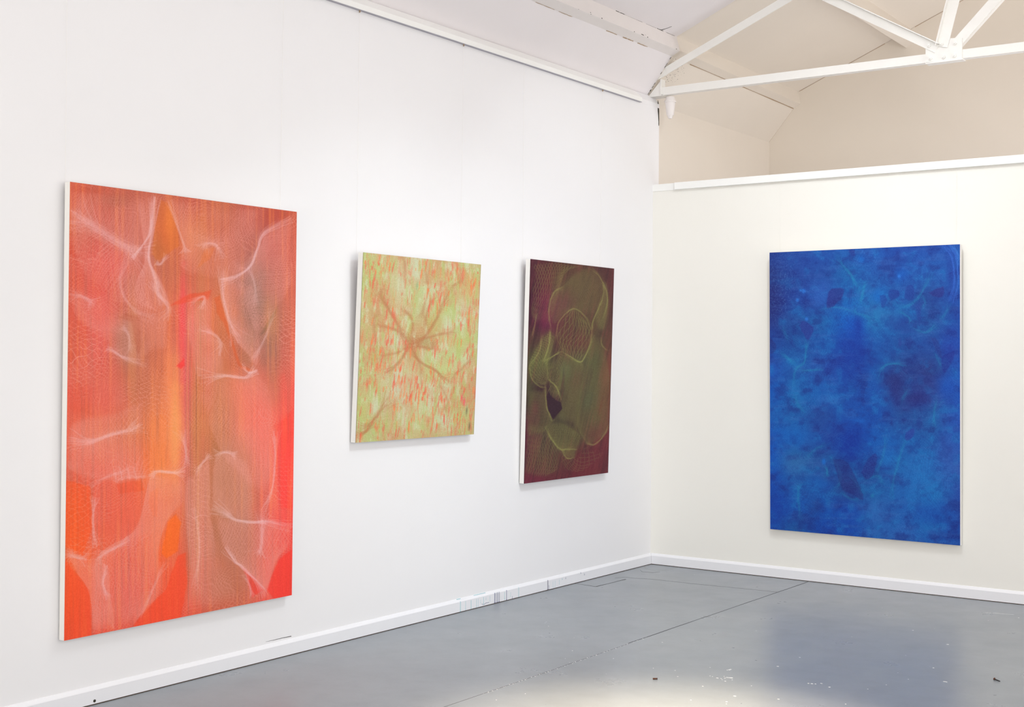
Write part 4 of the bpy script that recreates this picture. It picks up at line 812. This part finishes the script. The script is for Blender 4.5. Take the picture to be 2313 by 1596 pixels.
SPL = [[1.9038,-2.8207,2],[1.9192,-2.8274,2],[1.9503,-2.8389,4],[1.968,-2.8354,2],[1.9822,-2.8523,2],[2.0074,-2.8704,3],[1.9807,-2.8189,3],[1.9823,-2.801,4],[1.9919,-2.7993,3],[2.0021,-2.7958,5],[2.0216,-2.8269,2],[1.9624,-2.7907,2],
  [1.9171,-2.6642,3],[1.9222,-2.656,4],[1.9253,-2.6434,3],[1.966,-3.0195,3],[2.1637,-3.0918,5],[1.7184,-2.8239,2],[1.7867,-2.9255,2],[1.6131,-2.8488,2],[1.8255,-2.6653,2],[2.1767,-3.2019,3],[2.1928,-3.2377,2],[2.0366,-3.2705,2],[2.341,-3.0244,4],
  [2.143,-2.8775,2],[2.0825,-2.4465,4],[2.3372,-2.6773,3],[2.3519,-2.6717,4],[2.3666,-2.6661,3],[2.3849,-2.6416,3],[2.4417,-2.685,4],[1.3646,-2.3076,3],[1.6369,-1.7291,2],[2.6002,-1.4372,5],[2.3313,-1.1868,3],[2.7115,-.4535,3],[2.8351,-2.26,4],
  [2.8466,-2.2623,3],[2.6843,-2.3175,2],[2.0788,-2.4463,2],[2.0921,-2.1987,3],[2.6373,-2.4848,2],[2.6122,-2.9265,2],[2.3399,-3.0229,3],[1.3904,-3.6183,2],[1.3498,-3.7832,2],[1.0917,-2.7627,2],[1.3522,-2.7884,2],[.6492,-2.3207,2],[2.5957,-2.612,2],[2.707,-2.016,3]]
SPL += [[1.2415+r_.uniform(-.004, .004), -2.25-1.5*(i/60.0)-r_.uniform(0, .02), r_.choice([1, 1.4, 2, 2.4])] for i in range(60)]
g = MB()
for x, y, w_ in SPL:
    a0 = r_.uniform(0, 6.28); R0 = 0.0017*w_; n = 7; ring = []
    for k_ in range(n):
        rr = R0*r_.uniform(.55, 1.1); t_ = a0+6.283*k_/n; ring.append((x+rr*math.cos(t_)*1.5*0.8, y+rr*math.sin(t_), 0.0004))
    g.poly(ring+[(p[0], p[1], 0.0012) for p in [(x+(q[0]-x)*.7, y+(q[1]-y)*.7) for q in ring]], [tuple(range(n))[::-1], tuple(range(n, 2*n))]+[(i, (i+1) % n, n+(i+1) % n, n+i) for i in range(n)])
tag(g.build('paint_specks', M_FLECK, fl), 'white paint specks', None, None, 'stuff')
# two little things lying on the floor
M_RUST = paint_mat('rusty_brown', (96, 62, 48), 20, 0.6, 0.2, 80); M_BLACK = paint_mat('dark_steel', (44, 42, 44), 8, 0.4, 0.1, 60)
root = empty('screw', (3.030, -2.094, 0.0)); tag(root, 'small dark screw with a rusty head lying on the floor at the right', 'screw')
MB().cyl((3.020, -2.089, .0045), (3.046, -2.105, .0030), .0032, .0022, 10).build('shank', M_BLACK, root)
MB().cyl((3.0150, -2.0860, .0062), (3.021, -2.0895, .0046), .0062, .0034, 12).build('head', M_RUST, root)
root = empty('wall_plug', (1.728, -3.040, 0.0)); tag(root, 'short brown wall plug lying on the floor near the bottom edge', 'wall plug')
MB().cyl((1.7205, -3.046, .0042), (1.7360, -3.034, .0042), .0040, .0036, 12).build('sleeve', M_RUST, root)
MB().cyl((1.7355, -3.0345, .0044), (1.7375, -3.0330, .0044), .0043, .0040, 12).build('rim', M_BLACK, root)

# ceiling: cracked joints along the beam, chips out of its edge, mould on the slope beyond the truss
ST = Vector((3.71-3.40, 0, -(0.149+0.085))).normalized()   # faces the room
def dash(pts, w, nm, nrm, parent, mat=None): ribbon(pts, [w*r_.uniform(.4, 1.3) for _ in pts], nrm, 0.0012).build(nm, mat or M_CRACK, parent)
M_TAN = paint_mat('tan_crack', (176, 150, 122), 16, 0.9, 0.2, 40)
SIDE = Vector((0.95, 0, -0.25)).normalized()
def zA(y): return 3.671+lift(y)-0.0015
for y0, y1, w_ in ((-1.76, -1.55, .003), (-1.50, -1.34, .003), (-0.92, -0.78, .004), (-0.70, -0.56, .006), (-0.50, -0.36, .0045)):
    dash([(0.1495, y0+(y1-y0)*i/7, zA(y0)+r_.uniform(-.001, .001)) for i in range(8)], w_, 'crack', ST, pur, M_TAN)
dash([(0.1495, 0.28+(2.19-0.28)*i/13, zA(0.28+(2.19-0.28)*i/13)) for i in range(14)], .0052, 'crack', ST, pur, M_TAN)
def zC(y): return roof(0.1847)+lift(y)-0.002
for y0, y1, w_ in ((-0.86, -0.74, .008), (-0.74, -0.50, .003), (-0.45, -0.30, .003), (-0.29, -0.20, .009), (-0.16, -0.03, .004)):
    dash([(0.1865, y0+(y1-y0)*i/5, zC(y0)) for i in range(6)], w_, 'crack', SIDE, pur)
ribbon([(.187, -.235, zC(0)+.001), (.22, -.205, roof(.22)+DZ), (.25, -.19, roof(.25)+DZ)], [.006, .004, .001], (0, 0, -1), .002).build('crack', M_CRACK, cl)
zB = 3.671+0.0318+DZ
for y, dz_, l_, w_ in ((-1.2164,.012,.004,.006),(-1.2164,.001,.003,.004),(-1.3659,.0,.002,.003),(-1.0787,.004,.005,.008),(-.6554,.003,.004,.007),(-.5397,.006,.018,.007),(-.4715,.003,.005,.008),(-.4950,.014,.002,.004),(-.051,.003,.004,.007)):
    ribbon([(0.2137-0.30*dz_, y-l_, zB+dz_+.001), (0.2137-0.30*dz_, y, zB+dz_), (0.2137-0.30*dz_, y+l_, zB+dz_-.001)], [w_*.5, w_, w_*.5], SIDE, .0012).build('chip', M_CRACK, pur)
for x, z, w_ in ((-.0386,3.4357,.006),(-.025,3.449,.009),(-.0054,3.4613,.006),(.010,3.478,.003),(.064,3.5378,.004),(.0968,3.5695,.004),(.110,3.586,.003),(.1402,3.6192,.005),(.150,3.630,.002),(.165,3.650,.004)):
    zz_ = 3.392+(3.701-3.392)*(x+0.085)/(0.149+0.085) if x < .149 else 3.701
    xx_ = min(x, .147)
    ribbon([(xx_-.006, -.003-r_.uniform(0, .006), zz_-.008), (xx_, -.004, zz_), (xx_+.006, -.003-r_.uniform(0, .006), zz_+.008)], [w_*.5, w_*r_.uniform(.7, 1.4), w_*.4], ST, .0015).build('crack', M_CRACK, cl)
MO = [(.0784,.0801),(.0711,.109),(.0729,.1363),(.0886,.1275),(.1051,.1379),(.1043,.1599),(.086,.1633),(.098,.1822),(.1183,.2063),(.1217,.2311),(.0981,.2238),(.1056,.2513),(.1019,.2795),(.0547,.0986),(.0468,.1235),(.035,.1198),(.0429,.1511),(.0733,.1253),(.0957,.1245),(.1463,.1965),(.14,.1887),(.0977,.1933),(.0879,.1909),(.0729,.1776),(.0454,.1981)]
MO += [(min(.145, max(.0, .075+r_.gauss(0, .03))), .06+abs(r_.gauss(.08, .07))) for _ in range(70)]
g = MB()
def stz(x, y): return 3.392+(3.671+lift(y)-3.392)*(x+0.085)/(0.149+0.085)
for x, y in MO:
    R0 = r_.choice([.0008, .0012, .0016, .0026]); n = 6; T1 = Vector((0, 1, 0)); T2 = ST.cross(T1); c0 = Vector((x, y, stz(x, y)))+ST*0.0008
    ring = [c0+(T1*math.cos(6.283*k_/n)*r_.uniform(.6, 1.8)+T2*math.sin(6.283*k_/n)*r_.uniform(.6, 1.2))*R0 for k_ in range(n)]
    g.poly(ring+[p-ST*0.002 for p in ring], [tuple(range(n)), tuple(range(n, 2*n))[::-1]]+[(i, n+i, n+(i+1) % n, (i+1) % n) for i in range(n)])
tag(g.build('mould_spots', M_CRACK, cf), 'dark mould spots', None, None, 'stuff')
ribbon([(.088, .062, stz(.088, .062)), (.105, .10, stz(.105, .10)), (.125, .135, stz(.125, .135))], [.004, .007, .002], ST, .0012).build('crack', M_CRACK, cf)
ribbon([(-.078, YE-.0, 3.40), (.149, YE, 3.671)], [.001, .001], (0, -1, 0), .0008).build('crack', M_TAN, bpy.data.objects['wall_back'])
ge = [(x, YE, roof(x)-0.001) for x in (.2, .34, .5, .62, .8, .95)]; dash(ge, .0035, 'crack', (0, -1, 0), bpy.data.objects['wall_back'], M_TAN)
ge = [(x, YE, roof(x)-0.001) for x in (1.2, 1.32, 1.42, 1.55, 1.7)]; dash(ge, .0035, 'crack', (0, -1, 0), bpy.data.objects['wall_back'], M_TAN)
